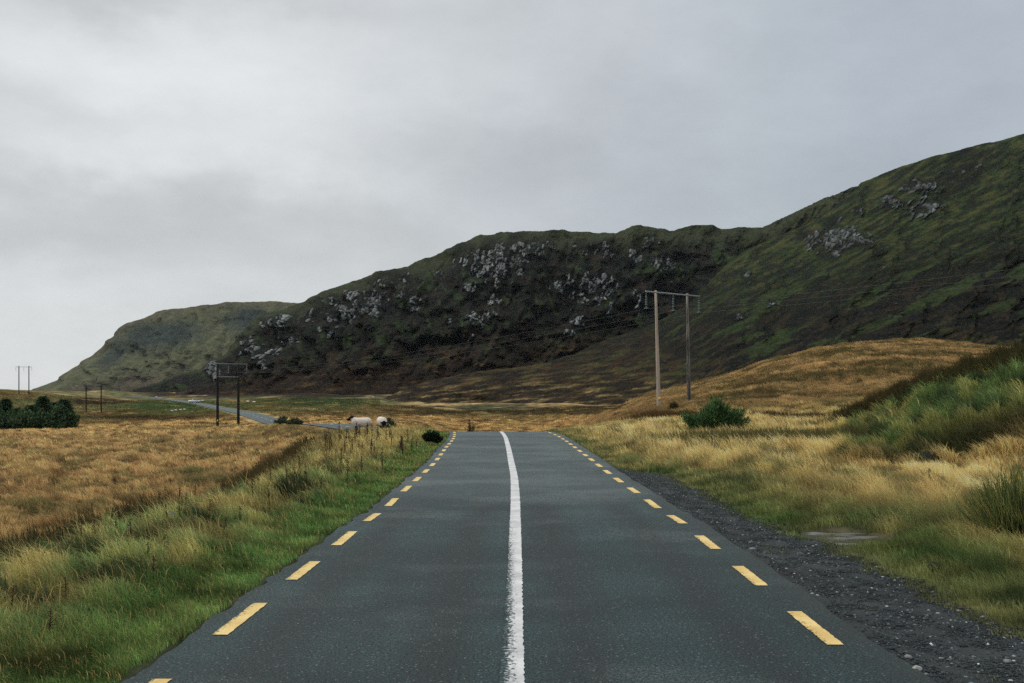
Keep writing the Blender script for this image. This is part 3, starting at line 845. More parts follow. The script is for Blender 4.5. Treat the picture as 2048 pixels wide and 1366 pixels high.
def build_hill(name, us, ridge, ridgeY, footpy, footY, rows, rocks, colfn, mat, amp, g=1.0, back=0.7, label='', seed=0, rockamp=1.0):
    NB = 24
    ts = np.concatenate([np.linspace(-0.12, 1, rows), 1 + np.linspace(0, back, NB + 1)[1:]])
    U, Tt = np.meshgrid(us, ts)
    rp = tab(U, ridge); rY = tab(U, ridgeY); fp = tab(U, footpy); fY = tab(U, footY)
    tt = np.clip(Tt, -0.2, 1)
    py = fp + (rp - fp) * tt
    gg = np.where(tt > 0, 0.62 * tt + 0.38 * tt ** 3, tt * 0.62)
    Y = fY + (rY - fY) * gg
    z = CH - (py - HY) * Y / FPX
    bk = np.clip(Tt - 1, 0, None)
    zr = CH - (rp - HY) * rY / FPX
    Y = Y + bk * rY * 0.9
    z = np.where(bk > 0, zr - (zr + 25) * np.clip(bk / back, 0, 1) ** 1.6, z)
    X = (U - CX) / FPX * Y
    env = np.clip(np.minimum(tt * 4, 1), 0.15, 1)
    n1 = fbm(U / 85.0, py / 60.0, 3, seed + 1); n2 = fbm(U / 26.0, py / 18.0, 3, seed + 2); n3 = fbm(U / 7.0, py / 4.5, 3, seed + 3)
    ridgefade = 1 - 0.75 * sst(0.86, 1.0, tt)
    gul = np.abs(fbm((U + 0.4 * py) / 42.0, py / 95.0, 3, seed + 5))
    depth = (n1 * 36 + n2 * 11 * ridgefade + n3 * 3.2 - (sst(0.0, 0.3, gul) * 9 * ridgefade - 6 * ridgefade) * (amp > 0.6)) * env * amp
    z = z + (n2 * 1.3 * ridgefade + n3 * 1.1) * env * amp
    m = np.zeros_like(U)
    for (a, b, rx, ry) in rocks:
        q = ((U - a) / (rx * 1.45)) ** 2 + ((py - b) / (ry * 1.5)) ** 2
        m = np.maximum(m, np.exp(-q * 0.9))
    chunk2 = fbm(U / 3.0, py / 5.5, 2, seed + 10)
    wv = fbm(U / 16.0, py / 16.0, 2, seed + 9)
    a1, a2, ar, ax, ay = worley((U + 0.35 * py) / 5.2 + 0.9 * wv, (py - 0.3 * U) / 11.0 + 0.4 * wv, seed + 11)       # jointed blocks, taller than wide
    b1, b2, br, bx, by = worley((U + 0.35 * py) / 2.6 + 0.8 * wv, (py - 0.3 * U) / 6.0 + 0.4 * wv, seed + 12)
    gate = sst(0.08, 0.35, m) * (1 - sst(0.88, 0.95, tt))
    big = (ar < (m * 0.80 - 0.17 + 0.75 * wv) * gate) * sst(0.05, 0.16, a2 - a1)
    small = (br < (m * 0.40 - 0.12 + 0.5 * wv) * gate) * sst(0.06, 0.2, b2 - b1)
    rock = np.maximum(big, small * 0.9) * (bk == 0)
    l1, l2, lr, _, _ = worley(U / 4.5, py / 4.0, seed + 13)
    loose = (lr < 0.006 * rockamp * (1 + 4 * n1)) * sst(0.5, 0.25, l1) * (bk == 0) * sst(0.1, 0.3, tt) * (1 - sst(0.9, 0.97, tt))
    rock = np.maximum(rock, loose * 0.8)
    tone = np.where(big > small, 0.30 + 0.85 * (ar * 13 % 1.0) ** 1.5 - 0.5 * ax - 0.35 * ay, 0.22 + 0.7 * (br * 13 % 1.0) ** 1.5 - 0.4 * bx)  # each block painted paler towards its upper left, as if lit from there
    depth = depth - rock * (3.0 + 2.0 * chunk2) - sst(0.1, 0.5, m) * 3.0 * (1 - sst(0.88, 0.95, tt))
    Y2 = Y + depth
    X = X * (Y2 / np.maximum(Y, 1)) if False else X
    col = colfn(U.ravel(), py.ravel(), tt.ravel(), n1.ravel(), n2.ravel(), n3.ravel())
    rc = alb((116, 122, 122) if amp > 0.6 else (92, 98, 98), 0.95)[None, :] * np.clip(tone.ravel() + 0.6 * chunk2.ravel(), 0.12, 1.5)[:, None]
    col = mixc(col, H_BL * 0.8, sst(0.2, 0.6, m.ravel()) * 0.6)
    col = col + (rc - col) * rock.ravel()[:, None]
    V = np.stack([X.ravel(), Y2.ravel(), z.ravel()], 1)
    o = make_mesh(name, V, [grid_faces(len(ts), len(us))], mat, attrs={'Col': col})
    return tag(o, label, 'hill', kind='structure')


H_DK = alb((19, 25, 21), 0.95); H_BR = alb((40, 30, 23), 0.95); H_GR = alb((42, 57, 29), 0.95); H_OL = alb((76, 73, 42), 0.95); H_BL = alb((10, 15, 15), 0.95); H_RU = alb((74, 50, 30), 0.95)


def heather_grain(c, U, py):
    """clump by clump change of heather, moor grass and bare peat"""
    k = fbm(U / 4.0, py / 2.6, 3, 131); q = fbm(U / 9.0, py / 5.0, 3, 132)
    c = mixc(c, H_BL * 0.7, sst(0.08, 0.4, k) * 0.5)
    c = mixc(c, H_OL * 0.7, sst(0.15, 0.45, -k + 0.3 * q) * 0.28)
    return mixc(c, H_RU * 0.8, sst(0.2, 0.45, q) * 0.35)


def col_main(U, py, t, n1, n2, n3):
    c = np.tile(H_DK, (len(U), 1))
    k1 = fbm(U / 40.0, py / 26.0, 4, 101); k2 = fbm(U / 13.0, py / 8.0, 3, 102); k3 = fbm(U / 60.0, py / 9.0, 4, 103)
    c = mixc(c, H_GR, sst(0.08, 0.45, k1 + 0.4 * k2) * 0.75)
    c = mixc(c, H_BR, sst(0.05, 0.4, -k1 + 0.4 * k2) * 0.8)
    c = mixc(c, H_BL, sst(0.0, 0.3, k2 + 0.9 * n1) * 0.85)  # hollows of the relief painted darker, shade put into the heather colour
    k4 = fbm((U - 0.3 * py) / 16.0, py / 44.0, 3, 104)
    c = mixc(c, H_GR * 1.25, sst(0.22, 0.45, k4 + 0.4 * k1) * 0.6)
    c = mixc(c, H_BL, sst(0.12, 0.4, -k4) * 0.7)
    c = mixc(c, alb((52, 58, 40)), sst(0.82, 0.97, t) * 0.7)
    low = 1 - sst(0.18, 0.5, t + 0.1 * k1)
    lc = np.tile(H_BR * 0.8, (len(U), 1))
    lc = mixc(lc, H_RU, sst(0.1, 0.45, k3) * 0.7); lc = mixc(lc, H_BL, sst(0.05, 0.4, -k3) * 0.8); lc = mixc(lc, H_OL * 0.8, sst(0.15, 0.5, k3 + k2 * 0.4) * 0.6)
    return heather_grain(c + (lc - c) * low[:, None], U, py)


def col_green(U, py, t, n1, n2, n3):
    c = np.tile(H_GR * 0.95, (len(U), 1))
    a, b = U * 0.9 - py * -0.45, U * 0.45 + py * 0.9          # along / across the slanting spurs
    k1 = fbm(a / 130.0, b / 34.0, 4, 111); k2 = fbm(a / 26.0, b / 9.0, 3, 112); k3 = fbm(U / 12.0, py / 7.0, 3, 113)
    c = mixc(c, H_OL, sst(0.05, 0.4, k2 + 0.4 * k1) * 0.6)
    c = mixc(c, H_DK, sst(-0.1, 0.3, -k2 + 0.3 * k3) * 0.85)
    c = mixc(c, H_BL, sst(0.08, 0.35, -k1 - 0.4 * k3) * 0.75)
    hz = sst(-0.15, 0.2, (py - (470 + (2000 - U) * 0.22)) / 260 + 0.55 * k1 + 0.15 * k2)    # heather takes the lower flank
    hc = np.tile(H_BL * 1.1, (len(U), 1)); hc = mixc(hc, H_BR, sst(-0.1, 0.35, k2) * 0.75); hc = mixc(hc, H_GR * 1.0, sst(0.05, 0.3, k1 + 0.4 * k2) * 0.85)
    c = c + (hc - c) * (hz * 0.92)[:, None]
    low = 1 - sst(0.05, 0.3, t + 0.1 * k1)
    left = 1 - sst(1250, 1500, U)
    c = mixc(c, H_OL * 0.85, low * sst(0.0, 0.35, k2 + 0.3 * k3) * 0.7)
    toe = left * sst(660, 760, py)
    k5 = fbm(U / 60.0, (py + 0.12 * U) / 7.0, 4, 116)
    tc = np.tile(H_BR * 1.15, (len(U), 1))
    tc = mixc(tc, H_OL * 0.95, sst(-0.12, 0.28, k5) * 0.85); tc = mixc(tc, C_GOLD * 0.55, sst(0.12, 0.4, k5 + 0.3 * k3) * sst(735, 800, py) * 0.8); tc = mixc(tc, H_DK, sst(0.05, 0.35, -k5 - 0.4 * k2) * 0.85); tc = mixc(tc, H_RU, sst(0.1, 0.4, k2) * 0.5)
    c = c + (tc - c) * (toe * 0.92)[:, None]
    c = mixc(c, H_BR * 1.0, left * sst(-0.2, 0.3, k3) * 0.35)
    return heather_grain(c, U, py)


def col_head(U, py, t, n1, n2, n3):
    c = np.tile(alb((76, 78, 56)), (len(U), 1))
    k1 = fbm(U / 45.0, py / 30.0, 4, 121); k2 = fbm((U + py) / 14.0, (U - py) / 34.0, 4, 122); k3 = fbm(U / 6.0, py / 5.0, 3, 123)
    crag = np.exp(-(((U - 300 - (690 - py) * 0.9) / 90) ** 2 + ((py - 672) / 34) ** 2)) + np.exp(-(((U - 500) / 50) ** 2 + ((py - 640) / 30) ** 2)) + 0.7 * np.exp(-(((U - 215) / 25) ** 2 + ((py - 720) / 25) ** 2))
    c = mixc(c, alb((26, 36, 40)), np.clip(crag * 1.2 + k2 * 0.6 + 0.3 * k3, 0, 1) * sst(0.1, 0.5, crag + 0.3 * k3) * 0.95)
    c = mixc(c, alb((56, 64, 50)), sst(-0.1, 0.35, k2) * 0.6)
    c = mixc(c, alb((70, 58, 50)), (1 - sst(0.1, 0.4, t + 0.2 * k1)) * 0.7)
    c = mixc(c, alb((72, 62, 52)), sst(0.9, 1.0, t) * 0.5)
    c = mixc(c, alb((50, 56, 48)), sst(0.1, 0.5, k3) * 0.5)
    return c


build_hill('headland_hill', np.arange(20, 1000, 2.2), [(20, 786), (60, 780), (110, 760), (145, 735), (180, 705), (230, 665), (255, 650), (280, 640), (330, 620), (400, 612), (460, 606), (540, 602), (580, 604), (760, 618), (1000, 680)],
           [(20, 1950), (300, 2300), (1000, 2500)], [(20, 792), (1000, 796)], [(20, 1850), (1000, 1900)], 260, [], col_head, M_HEAD, 1.6, back=0.1,
           label='distant olive headland hill sloping down to the left, hazy blue crags', seed=200, rockamp=0.0)
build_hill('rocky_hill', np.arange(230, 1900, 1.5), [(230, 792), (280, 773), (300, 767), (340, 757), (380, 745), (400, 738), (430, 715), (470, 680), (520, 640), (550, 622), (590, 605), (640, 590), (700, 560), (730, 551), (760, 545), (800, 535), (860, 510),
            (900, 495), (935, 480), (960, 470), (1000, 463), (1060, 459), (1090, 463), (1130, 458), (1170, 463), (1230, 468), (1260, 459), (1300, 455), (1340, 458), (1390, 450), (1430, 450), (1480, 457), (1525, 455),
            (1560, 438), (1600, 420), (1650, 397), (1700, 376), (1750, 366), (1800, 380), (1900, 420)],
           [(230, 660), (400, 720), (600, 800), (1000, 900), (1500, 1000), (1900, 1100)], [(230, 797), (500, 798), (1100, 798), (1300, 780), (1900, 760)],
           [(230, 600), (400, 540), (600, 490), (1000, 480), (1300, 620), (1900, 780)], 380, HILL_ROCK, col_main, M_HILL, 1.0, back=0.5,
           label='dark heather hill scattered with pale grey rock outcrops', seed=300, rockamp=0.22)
build_hill('green_hill', np.concatenate([np.arange(730, 2120, 1.6), np.arange(2120, 2900, 5)]), [(730, 812), (765, 800), (795, 782), (850, 762), (950, 744), (1040, 734), (1094, 724), (1150, 707), (1194, 686), (1269, 661), (1312, 645), (1370, 612), (1400, 588), (1428, 553), (1453, 525), (1500, 496), (1562, 470), (1610, 450),
            (1660, 420), (1700, 387), (1722, 365), (1760, 350), (1800, 335), (1860, 315), (1940, 295), (2048, 268), (2200, 228), (2450, 170), (2700, 140), (2900, 130)],
           [(730, 420), (900, 470), (1094, 505), (1300, 560), (1430, 600), (1600, 680), (1800, 730), (2048, 710), (2900, 650)], [(730, 815), (1000, 812), (1150, 808), (1300, 800), (1450, 780), (2900, 775)],
           [(730, 400), (1000, 395), (1150, 370), (1300, 330), (1450, 270), (1700, 235), (2900, 230)], 380, GREEN_ROCK, col_green, M_HILL, 0.42, back=0.5,
           label='green and brown hillside rising to the right with slanting spurs', seed=400, rockamp=0.07)


# ------------------------------------------------------------------ GRASS as blades
def sample(n, u0, u1, y0, y1):
    u = rng.uniform(u0, u1, n); Y = np.exp(rng.uniform(math.log(y0), math.log(y1), n))
    return (u - CX) / FPX * Y, Y


def sample2(n, u0, u1, y0, y1, n2, v0, v1):
    a = sample(n, u0, u1, y0, y1); b = sample(n2, v0, v1, y0, y1)      # second, thinner lot beyond the frame
    return np.concatenate([a[0], b[0]]), np.concatenate([a[1], b[1]])


def blade_mesh(X, Y, z, h, wd, col, lean, ldir=None, tip=None):
    n = len(X)
    if ldir is None:
        ldir = rng.normal(math.pi, 0.9, n)          # the wind lays the blades over to the left
    ya = rng.uniform(0, math.pi, n)
    wx, wy = np.cos(ya) * wd / 2, np.sin(ya) * wd / 2
    lx, ly = np.cos(ldir) * lean * h, np.sin(ldir) * lean * h
    V = np.empty((n, 5, 3), np.float32)
    V[:, 0] = np.stack([X - wx, Y - wy, z - 0.02], 1); V[:, 1] = np.stack([X + wx, Y + wy, z - 0.02], 1)
    zm = z + h * 0.58
    V[:, 2] = np.stack([X + lx * 0.33 + wx * 0.8, Y + ly * 0.33 + wy * 0.8, zm], 1); V[:, 3] = np.stack([X + lx * 0.33 - wx * 0.8, Y + ly * 0.33 - wy * 0.8, zm], 1)
    zt = z + h * np.sqrt(np.clip(1 - 0.45 * lean ** 2, 0.2, 1))
    V[:, 4] = np.stack([X + lx, Y + ly, zt], 1)
    i = np.arange(n)[:, None] * 5
    c = np.repeat(col[:, None, :], 5, 1)
    if tip is not None:
        c[:, 4] = tip; c[:, 2] = lerp(col, tip, 0.4); c[:, 3] = c[:, 2]
    return V.reshape(-1, 3), (i + np.array([0, 1, 2, 3]), i + np.array([3, 2, 4])), c.reshape(-1, 3)


def grass_object(name, parts, label, cat='grass', mat=M_GRASS):
    V = []; Q = []; Tt = []; C = []; n = 0
    for v, (q, t3), c in parts:
        V.append(v); Q.append(q + n); Tt.append(t3 + n); C.append(c); n += len(v)
    o = make_mesh(name, np.concatenate(V), [np.concatenate(Q), np.concatenate(Tt)], mat, None, True, {'Col': np.concatenate(C)})
    return tag(o, label, cat, kind='stuff')


def pxw(Y, k=1.0): return k * Y / 1000.0      # a blade at least this wide stays visible at its distance


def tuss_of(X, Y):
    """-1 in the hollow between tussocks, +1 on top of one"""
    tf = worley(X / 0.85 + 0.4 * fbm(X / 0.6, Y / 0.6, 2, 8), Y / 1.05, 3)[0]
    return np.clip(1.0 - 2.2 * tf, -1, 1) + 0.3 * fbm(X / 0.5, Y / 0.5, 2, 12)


def vary(col, a=0.28):
    return np.clip(col * np.exp(rng.normal(0, a, len(col)))[:, None], 0.004, 0.85)


def keep(mask, *arr): return [a[mask] for a in arr]


# left verge
def left_verge():
    X, Y = sample2(520000, -900, 960, 4.2, 72, 60000, -2600, -900)
    dl = road_left(Y) - X + 0.10 * fbm(X * 2, Y * 2, 2, 131)
    m = (dl > 0.05) & (X > bank_edge(Y) - 1.5)
    X, Y, dl = keep(m, X, Y, dl)
    z = Z(X, Y); col = field_col(X, Y, z)
    cl = tuss_of(X, Y)
    h = (0.07 + 0.11 * sst(0.3, 1.6, dl) * (1 + 0.9 * cl)) * rng.uniform(0.6, 1.3, len(X))
    h = np.clip(h, 0.05, 0.6)
    tall = (rng.random(len(X)) < 0.02 * sst(0.6, 1.5, dl)); h = np.where(tall, h * 1.5 + 0.08, h)
    col = vary(col * np.clip(0.95 + 0.8 * cl, 0.2, 2)[:, None], 0.3)  # hollows between tussocks darkened, tops lifted: shade put into the blade colour
    st = (rng.random(len(X)) < 0.07 + 0.12 * sst(15, 40, Y)); col = np.where((st | tall)[:, None], vary(np.tile(C_STRAW * 0.8, (len(X), 1)), 0.25), col)
    wd = np.maximum(rng.uniform(0.004, 0.008, len(X)), pxw(Y, 0.75))
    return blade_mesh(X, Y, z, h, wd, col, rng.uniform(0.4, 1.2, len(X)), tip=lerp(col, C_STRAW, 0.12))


grass_object('verge_grass', [left_verge()], 'green and straw grass on the left verge beside the road')


def right_verge():
    X, Y = sample2(560000, 1080, 2700, 4.2, 66, 260000, 2700, 5200)
    dg = X - gravel_edge(Y) + 0.12 * fbm(X * 2, Y * 2, 2, 141)
    dr = X - road_right(Y)
    bk = sst(1650, 1720, u_of(X, Y)) * sst(25, 28, Y)
    q = ((X - PUD[0]) / 0.62) ** 2 + ((Y - PUD[1]) / 0.95) ** 2
    weeds = (dr > 0.3) & (dg > -0.9) & (fbm(X * 1.1, Y * 0.8, 3, 145) > 0.28 - 0.25 * dg * 0) & (rng.random(len(X)) < 0.35)
    m = ((dg > 0.0) | weeds) & (dr > 0.06) & (bk < 0.6) & (q > 1) & (rng.random(len(X)) < 0.35 + 0.65 * sst(0.1, 1.0, dg + sst(24, 30, Y) * 0.5))
    X, Y, dg, dr = keep(m, X, Y, dg, dr)
    z = Z(X, Y); col = field_col(X, Y, z)
    cl = tuss_of(X, Y)
    dd = dg + sst(24, 30, Y) * 0.3
    h = (0.05 + 0.10 * sst(0.2, 1.0, dd) + 0.18 * sst(0.9, 3.0, dd) * (1 + 1.0 * cl)) * rng.uniform(0.6, 1.3, len(X))
    h = np.clip(h * (1 - 0.4 * sst(19, 25, Y) * sst(1650, 1750, u_of(X, Y))), 0.03, 0.7)
    col = vary(col * np.clip(1 + 0.65 * cl, 0.25, 2)[:, None], 0.28)  # shade of the tussock hollows painted into the blades
    wd = np.maximum(rng.uniform(0.004, 0.008, len(X)), pxw(Y, 0.75))
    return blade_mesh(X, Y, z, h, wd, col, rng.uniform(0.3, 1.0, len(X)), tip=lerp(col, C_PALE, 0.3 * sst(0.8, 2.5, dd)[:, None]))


grass_object('bent_grass', [right_verge()], 'pale golden bent grass on the right verge beyond the gravel')


def bank_grass():
    X, Y = sample2(260000, 1620, 2750, 24, 60, 120000, 2750, 4200)
    u = u_of(X, Y)
    m = (sst(1650, 1720, u) * sst(25, 28, Y) > 0.4)
    X, Y = keep(m, X, Y); z = Z(X, Y); col = field_col(X, Y, z)
    cl = tuss_of(X, Y)
    h = np.clip(0.27 * (1 + 0.9 * cl) * rng.uniform(0.6, 1.3, len(X)), 0.06, 0.6)
    col = vary(col * (1.05 + 0.6 * cl)[:, None], 0.3)  # bank hollows painted darker too, their shade carried by the colour
    wd = np.maximum(0.008, pxw(Y, 0.75))
    return blade_mesh(X, Y, z, h, wd, col, rng.uniform(0.4, 1.0, len(X)), tip=lerp(col, C_STRAW, 0.1))


grass_object('bank_grass', [bank_grass()], 'green and yellow grass over the raised bank on the right')


def moor():
    X, Y = sample2(620000, -500, 1000, 10, 175, 160000, -2400, -500)
    m = X < bank_edge(Y) - 0.6
    m |= (Y > 70) & (X < 0)
    m &= ~((Y > 60) & (np.abs(X - np.interp(Y, FARROAD[:, 1], FARROAD[:, 0])) < 4.5))
    X, Y = keep(m, X, Y); z = Z(X, Y); col = field_col(X, Y, z)
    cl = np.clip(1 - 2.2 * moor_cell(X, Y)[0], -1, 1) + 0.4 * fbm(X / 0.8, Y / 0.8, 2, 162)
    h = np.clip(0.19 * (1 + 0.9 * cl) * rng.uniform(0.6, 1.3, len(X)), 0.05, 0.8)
    col = vary(col * (1 + 0.5 * cl)[:, None], 0.22)  # moor blades coloured darker low between tussocks, as painted shade
    wd = np.maximum(0.012, pxw(Y, 0.85))
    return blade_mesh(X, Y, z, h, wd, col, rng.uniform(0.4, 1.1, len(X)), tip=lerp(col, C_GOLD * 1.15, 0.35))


grass_object('moor_grass', [moor()], 'orange gold moor grass on the flat bog left of the road')


def field():
    X1, Y1 = sample(260000, 740, 1330, 62, 330)
    X2, Y2 = sample2(330000, 1180, 2500, 58, 190, 110000, 2500, 3600)
    X3, Y3 = sample(110000, -300, 760, 170, 420)
    X = np.concatenate([X1, X2, X3]); Y = np.concatenate([Y1, Y2, Y3])
    pz = np.interp(Y, FARROAD[:, 1], FARROAD[:, 0])
    m = ~((np.abs(X - pz) < 4.5) | ((u_of(X, Y) > 1640) & (Y < 60)))
    X, Y = keep(m, X, Y); z = Z(X, Y); col = field_col(X, Y, z)
    cl = fbm(X / 2.6, Y / 5.0, 3, 172)
    h = np.clip(0.34 * (1 + 0.9 * cl) * rng.uniform(0.6, 1.3, len(X)), 0.05, 0.9)
    col = vary(col * (1 + 0.5 * cl)[:, None], 0.2)
    wd = np.maximum(0.02, pxw(Y, 0.9))
    return blade_mesh(X, Y, z, h, wd, col, rng.uniform(0.4, 1.1, len(X)), tip=lerp(col, C_GOLD * 1.1, 0.2))


grass_object('field_grass', [field()], 'golden grass of the fields and mound beyond the road brow')


# rushes: dark upright stems along the edges of the banks
def rush_line(pts, n, spread, hh, col, dens=1.0):
    pts = np.array(pts, float)
    d = np.concatenate([[0], np.cumsum(np.hypot(*np.diff(pts[:, :2], axis=0).T))])
    s = rng.uniform(0, d[-1], n)
    X = np.interp(s, d, pts[:, 0]) + rng.normal(0, spread, n); Y = np.interp(s, d, pts[:, 1]) + rng.normal(0, spread, n)
    g = fbm(X / 0.8, Y / 0.8, 2, 181) > -0.25
    X, Y = keep(g, X, Y)
    z = Z(X, Y)
    h = hh * rng.uniform(0.55, 1.2, len(X))
    c = vary(np.tile(col, (len(X), 1)), 0.3)
    return blade_mesh(X, Y, z, h, np.maximum(0.008, pxw(Y, 0.7)), c, rng.uniform(0.05, 0.45, len(X)), tip=lerp(c, C_STRAW * 0.6, 0.25))


def from_u(lst): return [((u - CX) / FPX * y, y) for u, y in lst]


C_RD = alb((40, 38, 28))
rush = [rush_line(from_u([(1735, 47.5), (1790, 45.5), (1850, 43.5), (1930, 42)]), 16000, 0.8, 0.75, C_RD),
        rush_line(from_u([(1930, 41), (2050, 39), (2300, 36)]), 16000, 1.0, 0.8, C_RUSH * 0.5),
        rush_line([(-7.0, 23.5), (-7.4, 28), (-8.2, 34), (-8.9, 40)], 9000, 0.35, 0.5, alb((62, 54, 36))),
        rush_line([(-8.0, 11), (-7.7, 14.5), (-7.4, 17), (-7.0, 19)], 7000, 0.4, 0.5, alb((40, 44, 32))),
        rush_line(from_u([(1440, 40), (1500, 37), (1560, 36), (1650, 37), (1720, 36)]), 9000, 1.2, 0.6, C_OLIVE * 0.7),
        rush_line(from_u([(1290, 66), (1340, 62), (1400, 62)]), 5000, 0.6, 0.7, alb((70, 50, 34))),
        rush_line(from_u([(1530, 62), (1620, 60), (1650, 58)]), 5000, 0.7, 0.5, alb((62, 46, 34)))]
grass_object('rushes', rush, 'dark upright rushes along the crest of the banks', 'rushes')


# ------------------------------------------------------------------ gravel lay-by and puddle
def stones(n, X, Y, size, col, zoff=0.0):
    """n irregular pebbles as one vertex/face batch"""
    t = (1 + 5 ** 0.5) / 2
    ico = np.array([(-1, t, 0), (1, t, 0), (-1, -t, 0), (1, -t, 0), (0, -1, t), (0, 1, t), (0, -1, -t), (0, 1, -t), (t, 0, -1), (t, 0, 1), (-t, 0, -1), (-t, 0, 1)], float)
    ico /= np.linalg.norm(ico[0])
    F = np.array([(0, 11, 5), (0, 5, 1), (0, 1, 7), (0, 7, 10), (0, 10, 11), (1, 5, 9), (5, 11, 4), (11, 10, 2), (10, 7, 6), (7, 1, 8), (3, 9, 4), (3, 4, 2), (3, 2, 6), (3, 6, 8), (3, 8, 9), (4, 9, 5), (2, 4, 11), (6, 2, 10), (8, 6, 7), (9, 8, 1)])
    k = len(X)
    V = ico[None] * (1 + rng.uniform(-0.28, 0.28, (k, 12, 1)))
    V = V * np.stack([size * rng.uniform(0.7, 1.35, k), size * rng.uniform(0.7, 1.35, k), size * rng.uniform(0.35, 0.7, k)], 1)[:, None, :]
    a = rng.uniform(0, 6.28, k); ca, sa = np.cos(a)[:, None], np.sin(a)[:, None]
    V = np.stack([V[..., 0] * ca - V[..., 1] * sa, V[..., 0] * sa + V[..., 1] * ca, V[..., 2]], 2)
    V += np.stack([X, Y, Z(X, Y) + size * 0.12 + zoff], 1)[:, None, :]
    FF = (np.arange(k)[:, None, None] * 12 + F[None]).reshape(-1, 3)
    return V.reshape(-1, 3), FF, np.repeat(col, 12, 0)


def build_gravel():
    Yg = np.arange(3, 31, 0.10)
    nx = 26
    f = np.linspace(0, 1, nx)
    a = road_right(Yg) - 0.04; b = np.maximum(gravel_edge(Yg), a + 0.02)
    X = a[:, None] * (1 - f) + b[:, None] * f; Y = np.repeat(Yg[:, None], nx, 1)
    X = X.ravel(); Y = Y.ravel()
    z = Z(X, Y) + 0.012 + 0.012 * fbm(X * 3, Y * 3, 3, 191)
    nn = fbm(X * 0.8, Y * 0.8, 3, 192)
    c = np.tile(alb((30, 37, 39)), (len(X), 1)); c = mixc(c, alb((17, 21, 22)), sst(-0.1, 0.3, nn) * 0.85); c = mixc(c, alb((52, 58, 57)), sst(0.1, 0.5, -nn) * 0.6)
    V = [np.stack([X, Y, z], 1)]; Q = grid_faces(len(Yg), nx)[:, ::-1]; C = [c]; Fs = []
    n0 = len(X)
    for cnt, s0, s1, bright in ((52000, 0.004, 0.010, 0), (6500, 0.007, 0.019, 1), (90, 0.018, 0.04, 2)):
        u = rng.uniform(1150, 2500, cnt); Ys_ = np.exp(rng.uniform(math.log(4.5), math.log(31), cnt))
        xs = road_right(Ys_) + rng.beta(1.3, 1.2, cnt) * (gravel_edge(Ys_) + 0.25 - road_right(Ys_)) - 0.02
        size = rng.uniform(s0, s1, cnt)
        size = np.maximum(size, 0.00045 * Ys_)
        g = np.exp(rng.normal(0, 0.62, cnt))[:, None]
        base_ = np.where(rng.random(cnt)[:, None] < 0.03 + 0.10 * bright, alb((112, 116, 116), 1.0), alb((34, 42, 45)))
        col = np.clip(base_ * g, 0.01, 0.75)
        v, f3, cc = stones(cnt, xs, Ys_, size, col, 0.012)
        V.append(v); Fs.append(f3 + n0); C.append(cc); n0 += len(v)
    m, t = new_mat('gravel_stone')
    n = t.noise(obj_co(t), 60, 4, 0.7)
    vmn = t.node('ShaderNodeVectorMath', operation='SCALE'); t.l.new(attr(t, 'Col'), vmn.inputs[0]); t.l.new(t.ramp(n, 0.3, 0.7, 0.55, 1.4), vmn.inputs['Scale'])
    finish(t, principled(t, vmn.outputs[0], 0.75, 0.3, normal=bump(t, n, 0.5, 0.01)))
    o = make_mesh('gravel', np.concatenate(V), [Q, np.concatenate(Fs)], m, None, False, {'Col': np.concatenate(C)})
    tag(o, 'dark loose gravel shoulder with pale stones right of the road', 'gravel', kind='stuff')


build_gravel()


def build_puddle():
    a = np.linspace(0, 2 * math.pi, 61)[:-1]
    r = 1 + 0.25 * np.sin(2 * a + 1) + 0.16 * np.sin(5 * a) + 0.08 * np.sin(9 * a + 2)
    zc = -0.099
    V = np.concatenate([[[PUD[0], PUD[1], zc]], np.stack([PUD[0] + 0.85 * r * np.cos(a), PUD[1] + 1.3 * r * np.sin(a), a * 0 + zc], 1)])
    F = np.array([[0, i + 1, (i + 1) % 60 + 1] for i in range(60)])
    m, t = new_mat('puddle_water')
    pn = t.noise(t.mapping(obj_co(t), (0.7, 1.6, 1)), 2.4, 4, 0.6)
    finish(t, principled(t, t.mix(t.ramp(pn, 0.34, 0.52), tuple(alb((92, 92, 90))), tuple(alb((60, 58, 50)))), t.ramp(pn, 0.34, 0.52, 0.42, 0.12), 0.5, normal=bump(t, t.noise(obj_co(t), 14, 2, 0.5), 0.1, 0.01)))
    o = make_mesh('puddle', V, [F], m, None, True)
    tag(o, 'shallow muddy puddle reflecting the sky between gravel and grass', 'puddle', kind='structure')


build_puddle()


# ------------------------------------------------------------------ rocks as things
M_ROCK = plain('dark_rock', alb((34, 38, 31)), 0.9, 0.2, 0, 0.5, 9)


def rock(name, loc, size, label, cat, seed, mat=M_ROCK):
    import bmesh
    bm = bmesh.new(); bmesh.ops.create_icosphere(bm, subdivisions=4, radius=1)
    r2 = np.random.default_rng(seed)
    nrm = r2.normal(0, 1, (9, 3)); nrm /= np.linalg.norm(nrm, axis=1)[:, None]; off = r2.uniform(0.62, 0.9, 9)
    co_ = np.array([v.co[:] for v in bm.verts])
    for n_, o_ in zip(nrm, off):
        d = co_ @ n_; ex = np.clip(d - o_, 0, None); co_ = co_ - ex[:, None] * n_ * 0.9
    co_ += 0.05 * np.stack([perlin(co_[:, 0] * 3 + k, co_[:, 1] * 3 + co_[:, 2] * 2, seed + k) for k in range(3)], 1)
    co_ *= np.array(size) / 2
    F = np.array([[v.index for v in f.verts] for f in bm.faces]); bm.free()
    o = make_mesh(name, co_, [F], mat, None, False)
    o.location = loc
    return tag(o, label, cat)


